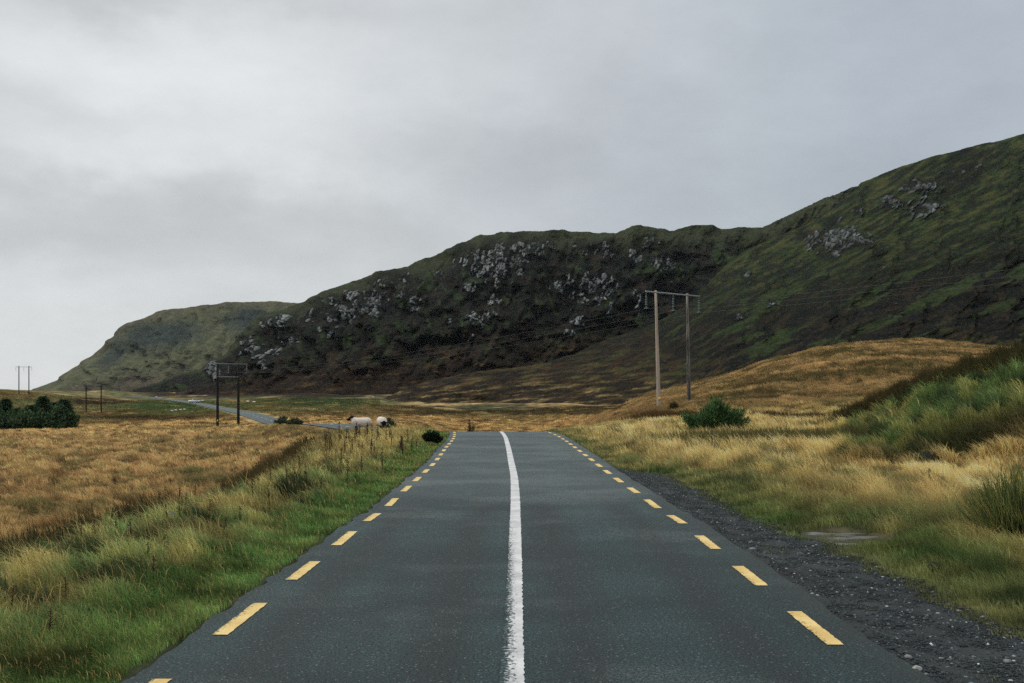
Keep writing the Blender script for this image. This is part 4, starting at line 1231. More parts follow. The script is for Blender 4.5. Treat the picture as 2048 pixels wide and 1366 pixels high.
x, y, z = hit(1852, 930, 20, 60)
rock('boulder', (x, y + 0.1, z + 0.02), (0.85, 0.7, 0.75), 'dark rounded boulder half buried at the foot of the green bank', 'boulder', 3)
x, y, z = hit(1868, 1143, 8, 20)
rock('stone', (x, y, z + 0.05), (0.15, 0.13, 0.14), 'small dark stone lying on the grass edge past the gravel', 'stone', 5)
x, y, z = hit(1834, 1345, 5, 12)
rock('stone', (x, y, z + 0.03), (0.075, 0.055, 0.05), 'pale flat stone on the near gravel beside the road edge', 'stone', 8, plain('pale_stone', alb((150, 150, 146)), 0.9, 0.2, 0, 0.3, 20))


# ------------------------------------------------------------------ power line on twin wooden poles
def wood_mat(name, light, dark, bias):
    m, t = new_mat(name)
    co = obj_co(t)
    g = t.noise(t.mapping(co, (9, 9, 0.5)), 3.0, 5, 0.7)
    b_ = t.noise(t.mapping(co, (2.0, 2.0, 0.35)), 1.3, 4, 0.6)
    c = t.mix(t.ramp(t.math('ADD', g, t.math('MULTIPLY', b_, 0.8)), bias - 0.18, bias + 0.18), light, dark)
    finish(t, principled(t, c, 0.85, 0.2, normal=bump(t, g, 0.5, 0.02))); return m


M_POLE_L = wood_mat('weathered_pale_wood', lin((176, 164, 150)), lin((92, 82, 76)), 1.08)
M_POLE_D = wood_mat('tarred_dark_wood', lin((150, 144, 138)), lin((48, 50, 52)), 0.88)
M_POLE_B = wood_mat('black_creosoted_wood', lin((64, 62, 60)), lin((30, 30, 31)), 0.78)
M_STEEL = plain('galvanised_steel', lin((140, 146, 152)), 0.6, 0.4, 0.3, 0.2, 3)
M_STEEL_D = plain('dull_steel', lin((128, 134, 138)), 0.7, 0.3, 0.2, 0.2, 3)
M_GLASS = plain('insulator_glass', lin((96, 122, 124)), 0.25, 0.5, 0, 0.2, 8)
M_PLATE = plain('yellow_plate', lin((226, 186, 40)), 0.6, 0.3, 0, 0.12, 12)
M_WIRE = plain('conductor_metal', lin((98, 104, 108)), 0.6, 0.3, 0.2, 0.1, 3)


def pole_structure(centre, ang, sep, arm, top, armz, gz, label, mats, plate=True, brace=None, r0=0.19, r1=0.10, steel=M_STEEL, lean=0.0):
    """centre = ground point midway; ang = direction of the crossarm in plan; returns conductor points"""
    root = empty('power_pole', (centre[0], centre[1], 0))
    tag(root, label, 'power pole', 'twin pole structures of the power line')
    ux, uy = math.cos(ang), math.sin(ang)
    for k, s in enumerate((-1, 1)):
        bx, by = ux * sep / 2 * s, uy * sep / 2 * s
        g = zat(centre[0] + bx, centre[1] + by) if gz is None else gz[k]
        mb = MB(); n = 9
        zz = np.linspace(g - 0.6, top, n); rr = np.linspace(r0, r1, n)
        ln = lean * (1 if s < 0 else 0.6)
        mb.tube([(bx - ln * (q - g) / 10, by, q) for q in zz], rr, 14)
        p = mb.build('pole', mats[k], root, True)
        if k == 0: p['label'] = 'left pole of the pair'
        if plate and k == 0:
            pb = MB(); pb.box((bx - ln * 0.1 + 0.05, by - r0 - 0.0, g + 0.95), (0.2, 0.02, 0.28)); pb.build('warning_plate', M_PLATE, root)
    mb = MB(); mb.box((-lean, 0.0 - 0.14, armz), (arm, 0.12, 0.12)); 
    a = mb.build('crossarm', steel, root)
    a.data.transform(mathutils.Matrix.Rotation(ang, 4, 'Z'))
    if brace:
        mb = MB(); mb.box((0, -0.13, brace), (sep + 0.3, 0.1, 0.14)); b_ = mb.build('brace', steel, root); b_.data.transform(mathutils.Matrix.Rotation(ang, 4, 'Z'))
    pts = []
    for s in (-1, 0, 1):
        mb = MB()
        lx = s * (arm / 2 - 0.08) - lean
        zz = armz - 0.08
        mb.tube([(lx, -0.14, zz), (lx, -0.14, zz - 0.3)], 0.025, 8)
        for q in range(6):
            c = zz - 0.34 - q * 0.14
            mb.tube([(lx, -0.14, c + 0.05), (lx, -0.14, c + 0.02), (lx, -0.14, c - 0.03)], [0.03, 0.10, 0.085], 10)
        mb.tube([(lx, -0.14, zz - 1.1), (lx, -0.14, zz - 1.3)], 0.03, 8)
        mb.box((lx, -0.14, zz - 1.32), (0.08, 0.42, 0.07))
        i = mb.build('insulator', M_GLASS, root); i.data.transform(mathutils.Matrix.Rotation(ang, 4, 'Z'))
        wx = centre[0] + lx * ux + 0.14 * uy; wy = centre[1] + lx * uy - 0.14 * ux
        pts.append((wx, wy, zz - 1.37))
    return pts


ANG1 = math.atan2(60, 77)
P1c = (13.95, 86.0)
w1 = pole_structure(P1c, ANG1, 3.75, 6.7, 10.95, 10.75, None, 'tall pair of weathered poles behind the green bush, joined by a crossarm', (M_POLE_L, M_POLE_D), lean=0.28)
P2c = (-46.0, 162.0)
g2 = zat(*P2c)
w2 = pole_structure(P2c, math.atan2(70, 105), 3.4, 6.2, 7.35, 7.2, None, 'black pair of poles on the moor by the far road bend, with crossarm and brace', (M_POLE_B, M_POLE_B), brace=5.1, steel=M_STEEL_D, r0=0.23, r1=0.18)
P3c = (-125.5, 300.0)
w3 = pole_structure(P3c, math.atan2(60, 110), 4.2, 6.2, 5.6, 5.3, None, 'faint dark pair of poles between the spruces and the far road', (M_POLE_B, M_POLE_B), plate=False, steel=M_STEEL_D, r0=0.19, r1=0.16)
P4c = (-188.4, 386.0)
w4 = pole_structure(P4c, math.atan2(20, 110), 3.6, 5.9, 13.6, 13.2, None, 'farthest pair of poles standing against the sky at the left edge', (M_POLE_B, M_POLE_B), plate=False, steel=M_STEEL_D, r0=0.19, r1=0.16)
w0 = [(76 + 2.6 * k, 6 + 2.0 * k, 13.4) for k in (-1, 0, 1)]
for k in range(3):
    mb = MB()
    chain = [w0[k], w1[k], w2[k], w3[k], w4[k]]
    pts = []; rad = []
    for a, b_ in zip(chain[:-1], chain[1:]):
        L = math.dist(a, b_); sag = L * L / 9000
        for i in range(24):
            f = i / 24
            pts.append((a[0] + (b_[0] - a[0]) * f, a[1] + (b_[1] - a[1]) * f, a[2] + (b_[2] - a[2]) * f - 4 * sag * f * (1 - f)))
    pts.append(chain[-1])
    mb.tube(pts, 0.0065, 5)
    o = mb.build('power_cable', M_WIRE, None, True)
    tag(o, ('conductor cable hung from the near ends of the crossarms', 'conductor cable hung from the middle of the crossarms', 'conductor cable hung from the far ends of the crossarms')[k], 'cable', 'cables of the power line')


# ------------------------------------------------------------------ bushes, trees, weeds
M_BARK = plain('bark', alb((58, 48, 40)), 0.95, 0.1, 0, 0.35, 12)


def bush(name, loc, size, label, cat, cols, nstem, nleaf, leaf=(0.10, 0.02), seed=0, upright=0.8, group=None, parts=('foliage', 'stem'), clumps=None, flat=False):
    """stems fanning from the base, each carrying many small leaves in three dimensions"""
    r2 = np.random.default_rng(seed)
    root = empty(name, loc); tag(root, label, cat, group)
    W_, D_, H_ = size
    mb = MB(); P = []; Dn = []
    for s in range(nstem):
        a = r2.uniform(0, 6.283); q = math.sqrt(r2.uniform(0, 1))
        bx, by = 0.45 * W_ / 2 * q * math.cos(a), 0.45 * D_ / 2 * q * math.sin(a)
        tx, ty = W_ / 2 * q * math.cos(a) * r2.uniform(0.8, 1.1), D_ / 2 * q * math.sin(a) * r2.uniform(0.8, 1.1)
        hh = H_ * (r2.uniform(0.7, 1.08) if flat else r2.uniform(0.55, 1.05) * (1 - 0.55 * q ** 2.2))
        if clumps is not None:
            hh *= float(clumps(tx / (W_ / 2)))
        p0 = np.array((bx, by, -0.1)); p2 = np.array((tx, ty, hh)); p1 = (p0 + p2) / 2 + np.array((0, 0, hh * 0.15))
        mb.tube([p0, p1, p2], [0.012 + 0.008 * H_, 0.01, 0.003], 5)
        k = max(4, nleaf // nstem)
        f = r2.uniform(0.12, 1.02, k) ** 0.8
        q_ = (1 - f)[:, None] ** 2 * p0 + 2 * (f * (1 - f))[:, None] * p1 + f[:, None] ** 2 * p2
        sp = 0.16 * min(W_, H_ * 1.6) * (1.05 - 0.55 * f)
        q_ = q_ + r2.normal(0, 1, (k, 3)) * sp[:, None] * 0.55
        P.append(q_); dd = (p2 - p0) / np.linalg.norm(p2 - p0)
        Dn.append(np.tile(dd, (k, 1)) * upright + r2.normal(0, 0.5, (k, 3)))
    P = np.concatenate(P); Dn = np.concatenate(Dn); Dn /= np.linalg.norm(Dn, axis=1)[:, None]
    P[:, 2] = np.maximum(P[:, 2], 0.01)
    n = len(P)
    sd = np.cross(Dn, r2.normal(0, 1, (n, 3))); sd /= np.linalg.norm(sd, axis=1)[:, None]
    L = leaf[0] * r2.uniform(0.6, 1.4, n)[:, None]; w_ = leaf[1] * r2.uniform(0.7, 1.3, n)[:, None]
    V = np.stack([P - sd * w_ * 0.5, P + sd * w_ * 0.5, P + Dn * L * 0.6 + sd * w_ * 0.5, P + Dn * L * 0.6 - sd * w_ * 0.5, P + Dn * L], 1).reshape(-1, 3)
    i = np.arange(n)[:, None] * 5
    c = np.array(cols)[r2.integers(0, len(cols), n)] * np.exp(r2.normal(0, 0.25, n))[:, None]
    fo = make_mesh(parts[0], V, [i + np.array([0, 1, 2, 3]), i + np.array([3, 2, 4])], M_LEAF, root, True, {'Col': np.repeat(c, 5, 0)})
    mb.build(parts[1], M_BARK, root, True)
    return root


G1 = [alb((54, 84, 54)), alb((72, 100, 62)), alb((42, 64, 48)), alb((92, 112, 70))]
G3 = [alb((66, 78, 58)), alb((80, 90, 66)), alb((52, 62, 50))]
G2 = [alb((30, 40, 32)), alb((38, 50, 36)), alb((26, 32, 28))]
x, y = (1425 - CX) / FPX * 47, 47.0
bush('gorse_bush', (x, y, zat(x, y)), (3.0, 2.0, 1.28), 'large green spiky bush below the twin pale poles', 'bush', G1, 110, 15000, (0.15, 0.03), 31, upright=1.5,
     clumps=lambda q: 0.42 + 0.75 * math.exp(-((q - 0.12) / 0.36) ** 2) + 0.45 * math.exp(-((q - 0.85) / 0.22) ** 2) + 0.25 * math.exp(-((q + 0.85) / 0.25) ** 2), flat=True)
x, y, z = hit(864, 886, 20, 60)
bush('juniper_bush', (x, y, z), (0.85, 0.6, 0.5), 'small dark bush on the left verge at the road edge', 'bush', G2, 40, 4000, (0.08, 0.03), 32)
x, y = (622 - CX) / FPX * 66, 66.0
bush('low_bush', (x, y, zat(x, y)), (1.9, 1.5, 1.0), 'dark low bush behind the verge, just left of the black-faced sheep', 'bush', G2, 50, 6000, (0.12, 0.05), 33)
x, y = (565 - CX) / FPX * 150, 150.0
bush('low_bush', (x, y, zat(x, y)), (2.2, 2.0, 1.3), 'grey green bush beside the far road bend, left one of two', 'bush', G3, 40, 4000, (0.18, 0.10), 34)
x, y = (592 - CX) / FPX * 146, 146.0
bush('low_bush', (x, y, zat(x, y)), (2.4, 2.0, 1.1), 'grey green bush beside the far road bend, right one of two', 'bush', G3, 40, 4000, (0.18, 0.10), 35)
x, y = (778 - CX) / FPX * 95, 95.0
bush('low_bush', (x, y, zat(x, y)), (1.6, 1.4, 1.5), 'grey green bush behind the grazing sheep', 'bush', G3, 40, 4000, (0.12, 0.06), 36)
x, y = (942 - CX) / FPX * 66, 66.0
bush('sapling', (x, y, zat(x, y)), (0.75, 0.6, 1.55), 'thin bare sapling standing just past the brow of the road', 'sapling', [alb((70, 58, 40)), alb((60, 62, 40))], 16, 420, (0.09, 0.025), 37)
x, y = (1347 - CX) / FPX * 80, 80.0
bush('scrub_bush', (x, y, zat(x, y)), (1.0, 0.8, 0.75), 'small dull shrub at the foot of the pale pole', 'bush', [alb((80, 78, 48)), alb((60, 66, 42))], 26, 2200, (0.10, 0.04), 38)
x, y = 7.0, 13.6
bush('rush_clump', (x, y, zat(x, y)), (1.5, 1.2, 1.0), 'tall leaning clump of green rushes at the right edge past the puddle', 'rushes', [alb((84, 100, 58)), alb((140, 132, 82)), alb((58, 74, 46)), alb((104, 112, 66))], 240, 5200, (0.30, 0.007), 39, upright=2.2)


def conifer(loc, H_, W_, label, seed, cols):
    r2 = np.random.default_rng(seed)
    root = empty('spruce_tree', loc); tag(root, label, 'tree', 'spruces on the far moor')
    mb = MB(); mb.tube([(0, 0, -0.3), (0.04, 0, H_ * 0.5), (0, 0, H_ * 0.98)], [0.05 + 0.02 * H_, 0.03 + 0.01 * H_, 0.01], 7)
    mb.build('trunk', M_BARK, root, True)
    n = int(5200)
    f = r2.uniform(0.02, 1, n) ** 0.85
    tier = 0.72 + 0.28 * np.abs(np.sin(f * 19 + r2.normal(0, 0.25, n)))
    a = r2.uniform(0, 6.283, n)
    lob = 0.85 + 0.75 * fbm(np.cos(a) * 1.4 + seed, np.sin(a) * 1.4 + f * H_ * 0.8, 3, seed)
    rad = W_ / 2 * (1 - f ** r2.uniform(1.3, 2.4)) ** 0.8 * tier * lob * np.sqrt(r2.uniform(0.15, 1, n))
    P = np.stack([rad * np.cos(a), rad * np.sin(a), f * H_], 1)
    D = np.stack([np.cos(a), np.sin(a), r2.normal(-0.1, 0.35, n)], 1); D /= np.linalg.norm(D, axis=1)[:, None]
    sd = np.cross(D, r2.normal(0, 1, (n, 3))); sd /= np.linalg.norm(sd, axis=1)[:, None]
    L = 0.6 * r2.uniform(0.5, 1.5, n)[:, None]; w_ = 0.14
    V = np.stack([P - sd * w_ * 0.5, P + sd * w_ * 0.5, P + D * L * 0.6 + sd * w_ * 0.4, P + D * L * 0.6 - sd * w_ * 0.4, P + D * L], 1).reshape(-1, 3)
    i = np.arange(n)[:, None] * 5
    c = np.array(cols)[r2.integers(0, len(cols), n)] * np.exp(r2.normal(0, 0.25, n))[:, None]
    make_mesh('crown', V, [i + np.array([0, 1, 2, 3]), i + np.array([3, 2, 4])], M_LEAF, root, True, {'Col': np.repeat(c, 5, 0)})


CG = [alb((50, 70, 54)), alb((64, 84, 58)), alb((36, 52, 44)), alb((76, 92, 60))]
for k, (u, d, top, wpx, lab) in enumerate((
        (128, 168, 800, 34, 'dark bushy spruce at the right end of the clump on the moor'),
        (86, 172, 794, 40, 'round topped spruce, tallest in the middle of the clump'),
        (108, 176, 806, 34, 'spruce wedged between the tallest and the right end tree'),
        (62, 166, 812, 34, 'broad spruce just left of the tallest in the clump'),
        (12, 178, 799, 26, 'slim pointed spruce near the left edge of the photo'),
        (34, 174, 818, 30, 'short spruce right of the slim pointed one'),
        (-12, 170, 815, 44, 'broad spruce cut off by the left edge of the photo'))):
    X_ = (u - CX) / FPX * d; g = zat(X_, d)
    Ht = CH - (top - HY) * d / FPX - g
    conifer((X_, d, g), Ht, wpx * d / FPX * 1.6, lab, 50 + k, CG)
for k, (u, d, wpx, hpx, lab) in enumerate(((20, 160, 110, 26, 'low dark scrub in front of the spruces at the left edge'), (72, 158, 90, 24, 'low dark scrub in front of the middle spruces'), (122, 160, 46, 30, 'low dark scrub in front of the right end spruce'))):
    X_ = (u - CX) / FPX * d
    bush('scrub_bush', (X_, d, zat(X_, d)), (wpx * d / FPX * 1.3, 3.0, hpx * d / FPX * 1.5), lab, 'bush', CG, 60, 5000, (0.35, 0.2), 70 + k, group='scrub below the spruces')


# dry dock stalks: the seed head sits round a straight dark stem
M_DOCK = plain('dry_dock_stem', alb((66, 50, 38)), 0.95, 0.1, 0, 0.3, 20)


def dock(h, seed):
    r2 = np.random.default_rng(seed)
    mb = MB(); lean_ = r2.uniform(-0.08, 0.08)
    mb.tube([(0, 0, -0.05), (lean_ * h * 0.5, 0, h * 0.5), (lean_ * h, 0, h)], [0.009, 0.007, 0.003], 5)
    for b in range(int(r2.integers(1, 4))):
        f = r2.uniform(0.35, 0.6); a = r2.uniform(0, 6.28)
        p = np.array((lean_ * h * f, 0, h * f))
        mb.tube([p, p + np.array((math.cos(a) * 0.07, math.sin(a) * 0.07, h * 0.22))], [0.005, 0.003], 4)
    V = np.concatenate(mb.v); F = [np.array(v) for v in mb.f.values()]
    n = int(90 * h / 0.7)
    f = r2.uniform(0.3, 1.0, n)
    P = np.stack([lean_ * h * f, f * 0, f * h], 1) + r2.normal(0, 1, (n, 3)) * np.array((0.028, 0.028, 0.01)) * (1.25 - f)[:, None] * 1.3
    s = r2.uniform(0.008, 0.02, n)[:, None]
    A, B = r2.normal(0, 1, (n, 3)), r2.normal(0, 1, (n, 3))
    V2 = np.stack([P, P + A * s, P + B * s], 1).reshape(-1, 3)
    return np.concatenate([V, V2]), F, np.arange(n * 3).reshape(-1, 3) + len(V)


DOCKS = []
for k in range(4):
    V, F, F3 = dock(0.7, 90 + k)
    fs = [f for f in F if f.shape[1] != 3]; f3 = [f for f in F if f.shape[1] == 3] + [F3]
    o = make_mesh('dock_stalk', V, fs + [np.concatenate(f3)], M_DOCK, None, True); DOCKS.append(o)
used = [0] * 4
special = {(587, 1000): 'tallest dry dock stalk standing alone in the verge grass', (695, 975): 'thin dark dock stalk right of the tallest one on the verge',
           (133, 1221): 'dark thick dock stalk nearest the camera on the left verge', (163, 1092): 'dense dark dock stalk at the outer edge of the left verge',
           (1857, 990): 'dry dock stalk in the pale grass below the boulder', (2007, 985): 'dry dock stalk at the right edge in the pale grass'}
spots = [(587, 1000, 62), (695, 975, 50), (133, 1221, 58), (163, 1092, 50), (1857, 990, 46), (2007, 985, 30), (480, 1050, 32), (445, 1075, 34), (419, 1034, 30), (505, 1000, 34), (188, 1065, 26),
         (262, 1097, 54), (98, 1278, 30), (22, 1228, 36), (308, 1160, 24), (325, 1110, 28), (294, 1128, 24), (389, 1003, 30), (765, 945, 44), (655, 920, 30), (682, 937, 34), (832, 900, 18), (724, 950, 30),
         (540, 1010, 26), (360, 1040, 30), (230, 1075, 34), (610, 960, 24), (640, 985, 26)]
for k in range(46):
    u = random.uniform(650, 825); spots.append((u, random.uniform(872, 915) + (740 - u) * 0.05, random.uniform(16, 30)))
for k in range(26):
    u = random.uniform(120, 620); spots.append((u, 1070 - (u - 120) * 0.27 + random.uniform(-12, 40), random.uniform(18, 32)))
for k, (u, py, hp) in enumerate(spots):
    x, y, z = hit(u, py, 6, 75)
    i = k % 4
    if used[i] == 0: o = DOCKS[i]; used[i] = 1
    else: o = DOCKS[i].copy(); COL.objects.link(o)
    hh = max(0.2, min(1.0, hp * y / FPX)) * (0.85 if y < 18 else 1.0) + 0.08
    o.location = (x, y, z); o.scale = (max(1.0, y / 22),) * 2 + (hh / 0.7,); o.rotation_euler = (0, 0, random.uniform(0, 6.28))
    side = 'right' if u > 1100 else 'left'
    tag(o, special.get((u, py), 'short dry brown dock stalk among the left verge grass'), 'dock', 'dry dock stalks in the verges')

# scrap of litter in the verge
x, y, z = hit(345, 1060, 6, 60)
mb = MB(); mb.add([(-0.07, 0, 0.10), (0.02, 0.03, 0.12), (0.07, 0.0, 0.20), (0.0, -0.03, 0.19), (0.03, 0.05, 0.15)], [[0, 1, 2, 3], [1, 4, 2]])
mb.add([(-0.07, 0.01, 0.09), (0.02, 0.04, 0.11), (0.07, 0.01, 0.19), (0.0, -0.02, 0.18)], [[3, 2, 1, 0]])
o = mb.build('litter_scrap', plain('pale_paper', lin((226, 224, 216)), 0.8, 0.2), None, False); o.location = (x, y, z + 0.14); o.scale = (0.6, 0.6, 0.6)
tag(o, 'crumpled white scrap of litter caught in the left verge grass', 'litter')


# ------------------------------------------------------------------ sheep
M_SHEEP, t = new_mat('sheep_coat')
n = t.noise(obj_co(t), 26, 4, 0.7)
vmn = t.node('ShaderNodeVectorMath', operation='SCALE'); t.l.new(attr(t, 'Col'), vmn.inputs[0]); t.l.new(t.ramp(n, 0.3, 0.7, 0.78, 1.12), vmn.inputs['Scale'])
finish(t, principled(t, vmn.outputs[0], 0.95, 0.05, normal=bump(t, n, 0.8, 0.04)))


def capsule_field(P, segs):
    """smooth union of tapered capsules: lower than 0 is inside"""
    acc = 0
    for a, b, ra, rb in segs:
        a = np.array(a, float); b = np.array(b, float)
        ab = b - a; L2 = max(ab @ ab, 1e-9)
        h = np.clip(((P - a) @ ab) / L2, 0, 1)
        d = np.linalg.norm(P - a - h[..., None] * ab, axis=-1) - (ra + (rb - ra) * h)
        acc = acc + np.exp(-d / 0.022)
    return -0.022 * np.log(np.maximum(acc, 1e-30))


def sheep_mesh(name, segs, headsegs, legsegs):
    """one continuous skin pulled tight over the smooth union, by casting every vertex of a fine shell along the gradient"""
    import bmesh
    allseg = segs + headsegs + legsegs
    lo = np.array([-0.95, -0.42, -0.02]); hi = np.array([0.95, 0.42, 1.12]); st = 0.026
    gx, gy, gz = [np.arange(lo[i], hi[i], st) for i in range(3)]
    G = np.stack(np.meshgrid(gx, gy, gz, indexing='ij'), -1)
    Fv = capsule_field(G.reshape(-1, 3), allseg).reshape(G.shape[:3])
    # surface nets
    ins = Fv < 0
    nx, ny, nz = Fv.shape
    cnt = np.zeros((nx - 1, ny - 1, nz - 1), int)
    for dx_ in (0, 1):
        for dy_ in (0, 1):
            for dz_ in (0, 1):
                cnt += ins[dx_:nx - 1 + dx_, dy_:ny - 1 + dy_, dz_:nz - 1 + dz_]
    act = (cnt > 0) & (cnt < 8)
    idx = -np.ones(act.shape, int); idx[act] = np.arange(act.sum())
    cells = np.argwhere(act); V = lo + (cells + 0.5) * st
    for _ in range(5):
        e = 0.004
        d = capsule_field(V, allseg)
        g = np.stack([capsule_field(V + np.eye(3)[k] * e, allseg) - d for k in range(3)], 1) / e
        V = V - g * (d / np.maximum((g * g).sum(1), 0.05))[:, None] * 0.8
    F = []
    for ax in range(3):
        s0 = [slice(None)] * 3; s1 = [slice(None)] * 3
        s0[ax] = slice(0, -1); s1[ax] = slice(1, None)
        cr = ins[tuple(s0)] != ins[tuple(s1)]
        o1, o2 = (ax + 1) % 3, (ax + 2) % 3
        for c in np.argwhere(cr):
            if c[o1] == 0 or c[o2] == 0 or c[o1] >= Fv.shape[o1] - 1 or c[o2] >= Fv.shape[o2] - 1: continue
            q = []
            for a_, b_ in ((-1, -1), (0, -1), (0, 0), (-1, 0)):
                k = c.copy(); k[o1] += a_; k[o2] += b_; q.append(idx[tuple(k)])
            if min(q) < 0: continue
            F.append(q if ins[tuple(c)] else q[::-1])
    dw = capsule_field(V, segs); dh = capsule_field(V, headsegs); dlg = capsule_field(V, legsegs)
    wool = (dw < np.minimum(dh, dlg) + 0.02)
    nzv = 0.012 * fbm(V[:, 0] * 14 + V[:, 1] * 5, V[:, 2] * 14 + V[:, 1] * 9, 3, 211)
    cen = np.array((0, 0, 0.58)); dr_ = V - cen; dr_ /= np.linalg.norm(dr_, axis=1)[:, None]
    V = V + dr_ * (nzv * 1.6 * wool)[:, None]
    wc = alb((226, 217, 208), 1.05)
    c = np.where(wool[:, None], wc * (0.85 + 0.15 * sst(0.35, 0.8, V[:, 2]))[:, None], alb((24, 23, 23)))
    return V, np.array(F), c


BODY = [((-0.42, 0, 0.63), (0.36, 0, 0.62), 0.245, 0.235), ((-0.30, 0, 0.55), (0.30, 0, 0.54), 0.24, 0.23), ((-0.5, 0, 0.66), (-0.56, 0, 0.48), 0.10, 0.05), ((0.36, 0, 0.66), (0.52, 0, 0.78), 0.19, 0.12)]
LEGS = [((0.30, 0.13, 0.42), (0.29, 0.13, 0.22), 0.075, 0.036), ((0.29, 0.13, 0.22), (0.30, 0.13, 0.03), 0.034, 0.032), ((0.30, -0.13, 0.42), (0.33, -0.13, 0.22), 0.075, 0.036), ((0.33, -0.13, 0.22), (0.34, -0.13, 0.03), 0.034, 0.032),
        ((-0.42, 0.13, 0.46), (-0.38, 0.13, 0.30), 0.10, 0.05), ((-0.38, 0.13, 0.30), (-0.46, 0.13, 0.20), 0.045, 0.034), ((-0.46, 0.13, 0.20), (-0.45, 0.13, 0.03), 0.033, 0.032),
        ((-0.42, -0.13, 0.46), (-0.34, -0.13, 0.30), 0.10, 0.05), ((-0.34, -0.13, 0.30), (-0.42, -0.13, 0.20), 0.045, 0.034), ((-0.42, -0.13, 0.20), (-0.40, -0.13, 0.03), 0.033, 0.032)]
HEAD_UP = [((0.57, 0, 0.86), (0.82, 0, 0.74), 0.125, 0.07), ((0.55, 0.08, 0.90), (0.52, 0.20, 0.91), 0.035, 0.018), ((0.55, -0.08, 0.90), (0.52, -0.20, 0.91), 0.035, 0.018), ((0.52, 0.0, 0.82), (0.56, 0, 0.84), 0.11, 0.10)]
HEAD_DN = [((0.58, 0, 0.50), (0.68, 0, 0.22), 0.125, 0.075), ((0.56, 0.08, 0.54), (0.54, 0.21, 0.55), 0.035, 0.018), ((0.56, -0.08, 0.54), (0.54, -0.21, 0.55), 0.035, 0.018), ((0.50, 0, 0.60), (0.58, 0, 0.50), 0.13, 0.11)]
BODY_DN = BODY[:3] + [((0.36, 0, 0.62), (0.50, 0, 0.54), 0.19, 0.13)]
Vu, Fu, Cu = sheep_mesh('sheep', BODY, HEAD_UP, LEGS)
Vg, Fg, Cg = sheep_mesh('sheep', BODY_DN, HEAD_DN, LEGS)
# black-faced ewe standing side on, facing left
x, y = (722 - CX) / FPX * 58.5, 58.5
o = make_mesh('sheep', Vu, [Fu], M_SHEEP, None, True, {'Col': Cu}); o.location = (x, y, zat(x, y) + 0.10); o.rotation_euler = (0, 0, R(176)); sheep_up = o; o.scale = (0.93, 0.95, 0.98)
tag(o, 'white sheep with black face standing side on, facing left', 'sheep', 'sheep on the verge')
x, y = (764 - CX) / FPX * 58.5, 58.5
o = make_mesh('sheep', Vg, [Fg], M_SHEEP, None, True, {'Col': Cg}); o.location = (x, y, zat(x, y) + 0.12); o.rotation_euler = (0, 0, R(-72)); sheep_dn = o; o.scale = (0.98, 0.98, 0.98)
tag(o, 'white sheep with lowered black head, end on to the road', 'sheep', 'sheep on the verge')
for k, (u, py, lab) in enumerate(((496, 805, 'tiny far white sheep above the road bend, left one of a pair'), (508, 806, 'tiny far white sheep above the road bend, right one of a pair'),
                                  (313, 796, 'tiny far white sheep beside the distant road left of the car'), (747, 796, 'lone tiny white sheep below the dark heather slope'),
                                  (344, 823, 'far sheep at the left end of the row below the car'), (352, 822, 'far sheep second from left in the row below the car'),
                                  (361, 821, 'far sheep third from left in the row below the car'), (369, 820.5, 'far sheep at the right end of the row below the car'), (405, 803, 'tiny far white sheep on the grass just right of the car'))):
    o = (sheep_up if k % 2 else sheep_dn).copy(); COL.objects.link(o)
    x, y, z = hit(u, py + 1.0, 150, 650)
    o.location = (x, y, z); o.rotation_euler = (0, 0, R((0, 180, 160, 20, 190)[k % 5])); o.scale = (0.62,) * 3 if 4 <= k <= 7 else (0.95,) * 3
    tag(o, lab, 'sheep', 'far sheep grazing the moor')

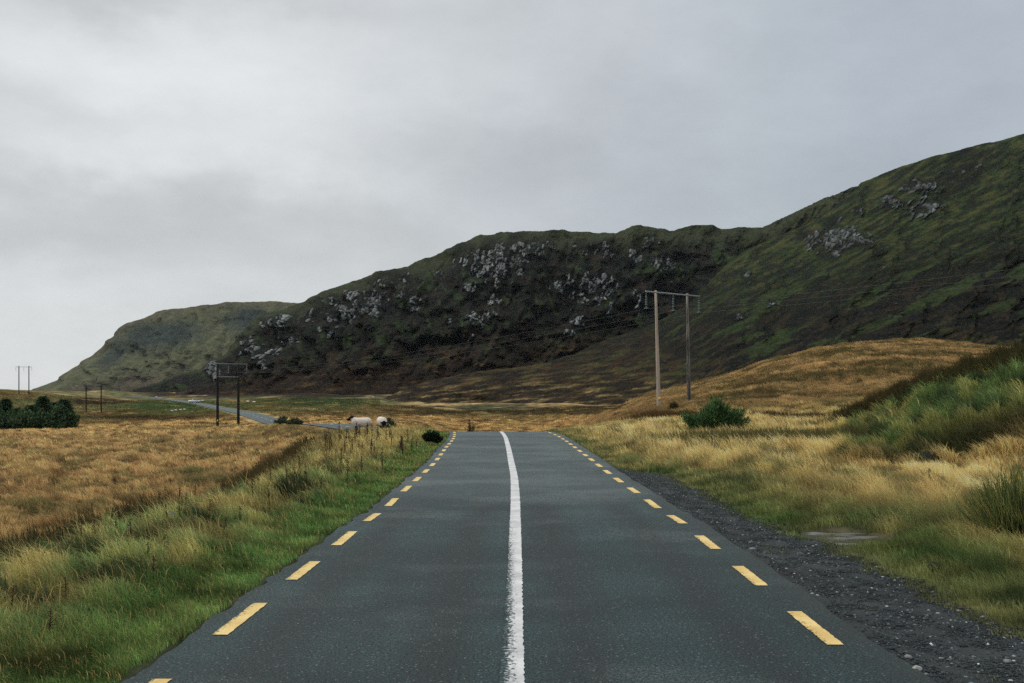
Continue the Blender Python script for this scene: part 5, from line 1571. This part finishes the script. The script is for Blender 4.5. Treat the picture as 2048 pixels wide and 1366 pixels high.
# ------------------------------------------------------------------ white car on the far road
kk = int(np.argmin(np.abs(u_of(FARROAD[:, 0], FARROAD[:, 1]) - 386)))
cp = FARROAD[kk]; ct = FARROAD[kk + 1] - FARROAD[kk]
car = empty('parked_car', (cp[0] + 0.6, cp[1] - 0.2, cp[2] + 0.03), math.atan2(ct[1], ct[0]) + 0.9)
tag(car, 'white car on the far road at the foot of the dark hill', 'car')
M_CARP = plain('white_car_paint', lin((216, 220, 222)), 0.3, 0.5, 0, 0.04, 2); M_CARG = plain('car_glass', lin((34, 40, 46)), 0.1, 0.5, 0, 0.1, 2); M_TYRE = plain('tyre_rubber', lin((30, 30, 31)), 0.9, 0.2, 0, 0.1, 10); M_RIM = plain('wheel_rim', lin((150, 152, 155)), 0.4, 0.5, 0.5, 0.1, 5)
prof = [(-2.15, 0.35), (-2.15, 0.85), (-2.0, 0.98), (-1.1, 1.04), (-0.95, 1.06), (1.3, 1.0), (2.0, 0.9), (2.15, 0.75), (2.15, 0.35)]


def prism(prof, hw, top_in=0.0):
    n = len(prof); zs = [p[1] for p in prof]; zmx = max(zs); zmn = min(zs)
    V = []
    for s in (-1, 1):
        for (px_, pz_) in prof: V.append((px_, s * (hw - top_in * (pz_ - zmn) / max(zmx - zmn, 1e-6)), pz_))
    F = [list(range(n))[::-1], [n + i for i in range(n)]] + [[i, (i + 1) % n, n + (i + 1) % n, n + i] for i in range(n)]
    return V, F


mb = MB(); mb.add(*prism(prof, 0.88, 0.04)); mb.add(*prism([(-1.25, 1.40), (-1.1, 1.46), (0.2, 1.46), (0.35, 1.40)], 0.66, 0.03)); mb.build('body', M_CARP, car)
mb = MB(); mb.add(*prism([(-1.75, 1.04), (-1.25, 1.398), (0.35, 1.398), (1.05, 1.02)], 0.80, 0.13)); mb.build('window', M_CARG, car)
for sx in (-1.3, 1.35):
    for sy in (-0.84, 0.84):
        mb = MB(); mb.tube([(sx, sy - 0.1, 0.32), (sx, sy + 0.1, 0.32)], 0.32, 16); wl = mb.build('wheel', M_TYRE, car, False)
        mb = MB(); mb.tube([(sx, sy - 0.115, 0.32), (sx, sy + 0.115, 0.32)], 0.2, 12); mb.build('rim', M_RIM, wl, False)
for sy in (-0.6, 0.6):
    mb = MB(); mb.box((2.13, sy, 0.74), (0.08, 0.34, 0.14)); mb.build('headlight', M_RIM, car)

# ------------------------------------------------------------------ haze in the air
bm_ = MB(); bm_.box((0, 0, 124), (5700, 5700, 280))
HZ, t = new_mat('moor_haze')
pv = t.n.new('ShaderNodeVolumePrincipled'); pv.inputs['Density'].default_value = 0.000022; pv.inputs['Color'].default_value = (0.74, 0.84, 0.95, 1); pv.inputs['Anisotropy'].default_value = 0.2
ho = t.node('ShaderNodeOutputMaterial'); t.l.new(pv.outputs[0], ho.inputs['Volume'])
haze = bm_.build('haze', HZ)
tag(haze, 'thin pale damp air fading the far hills', 'haze', kind='stuff')
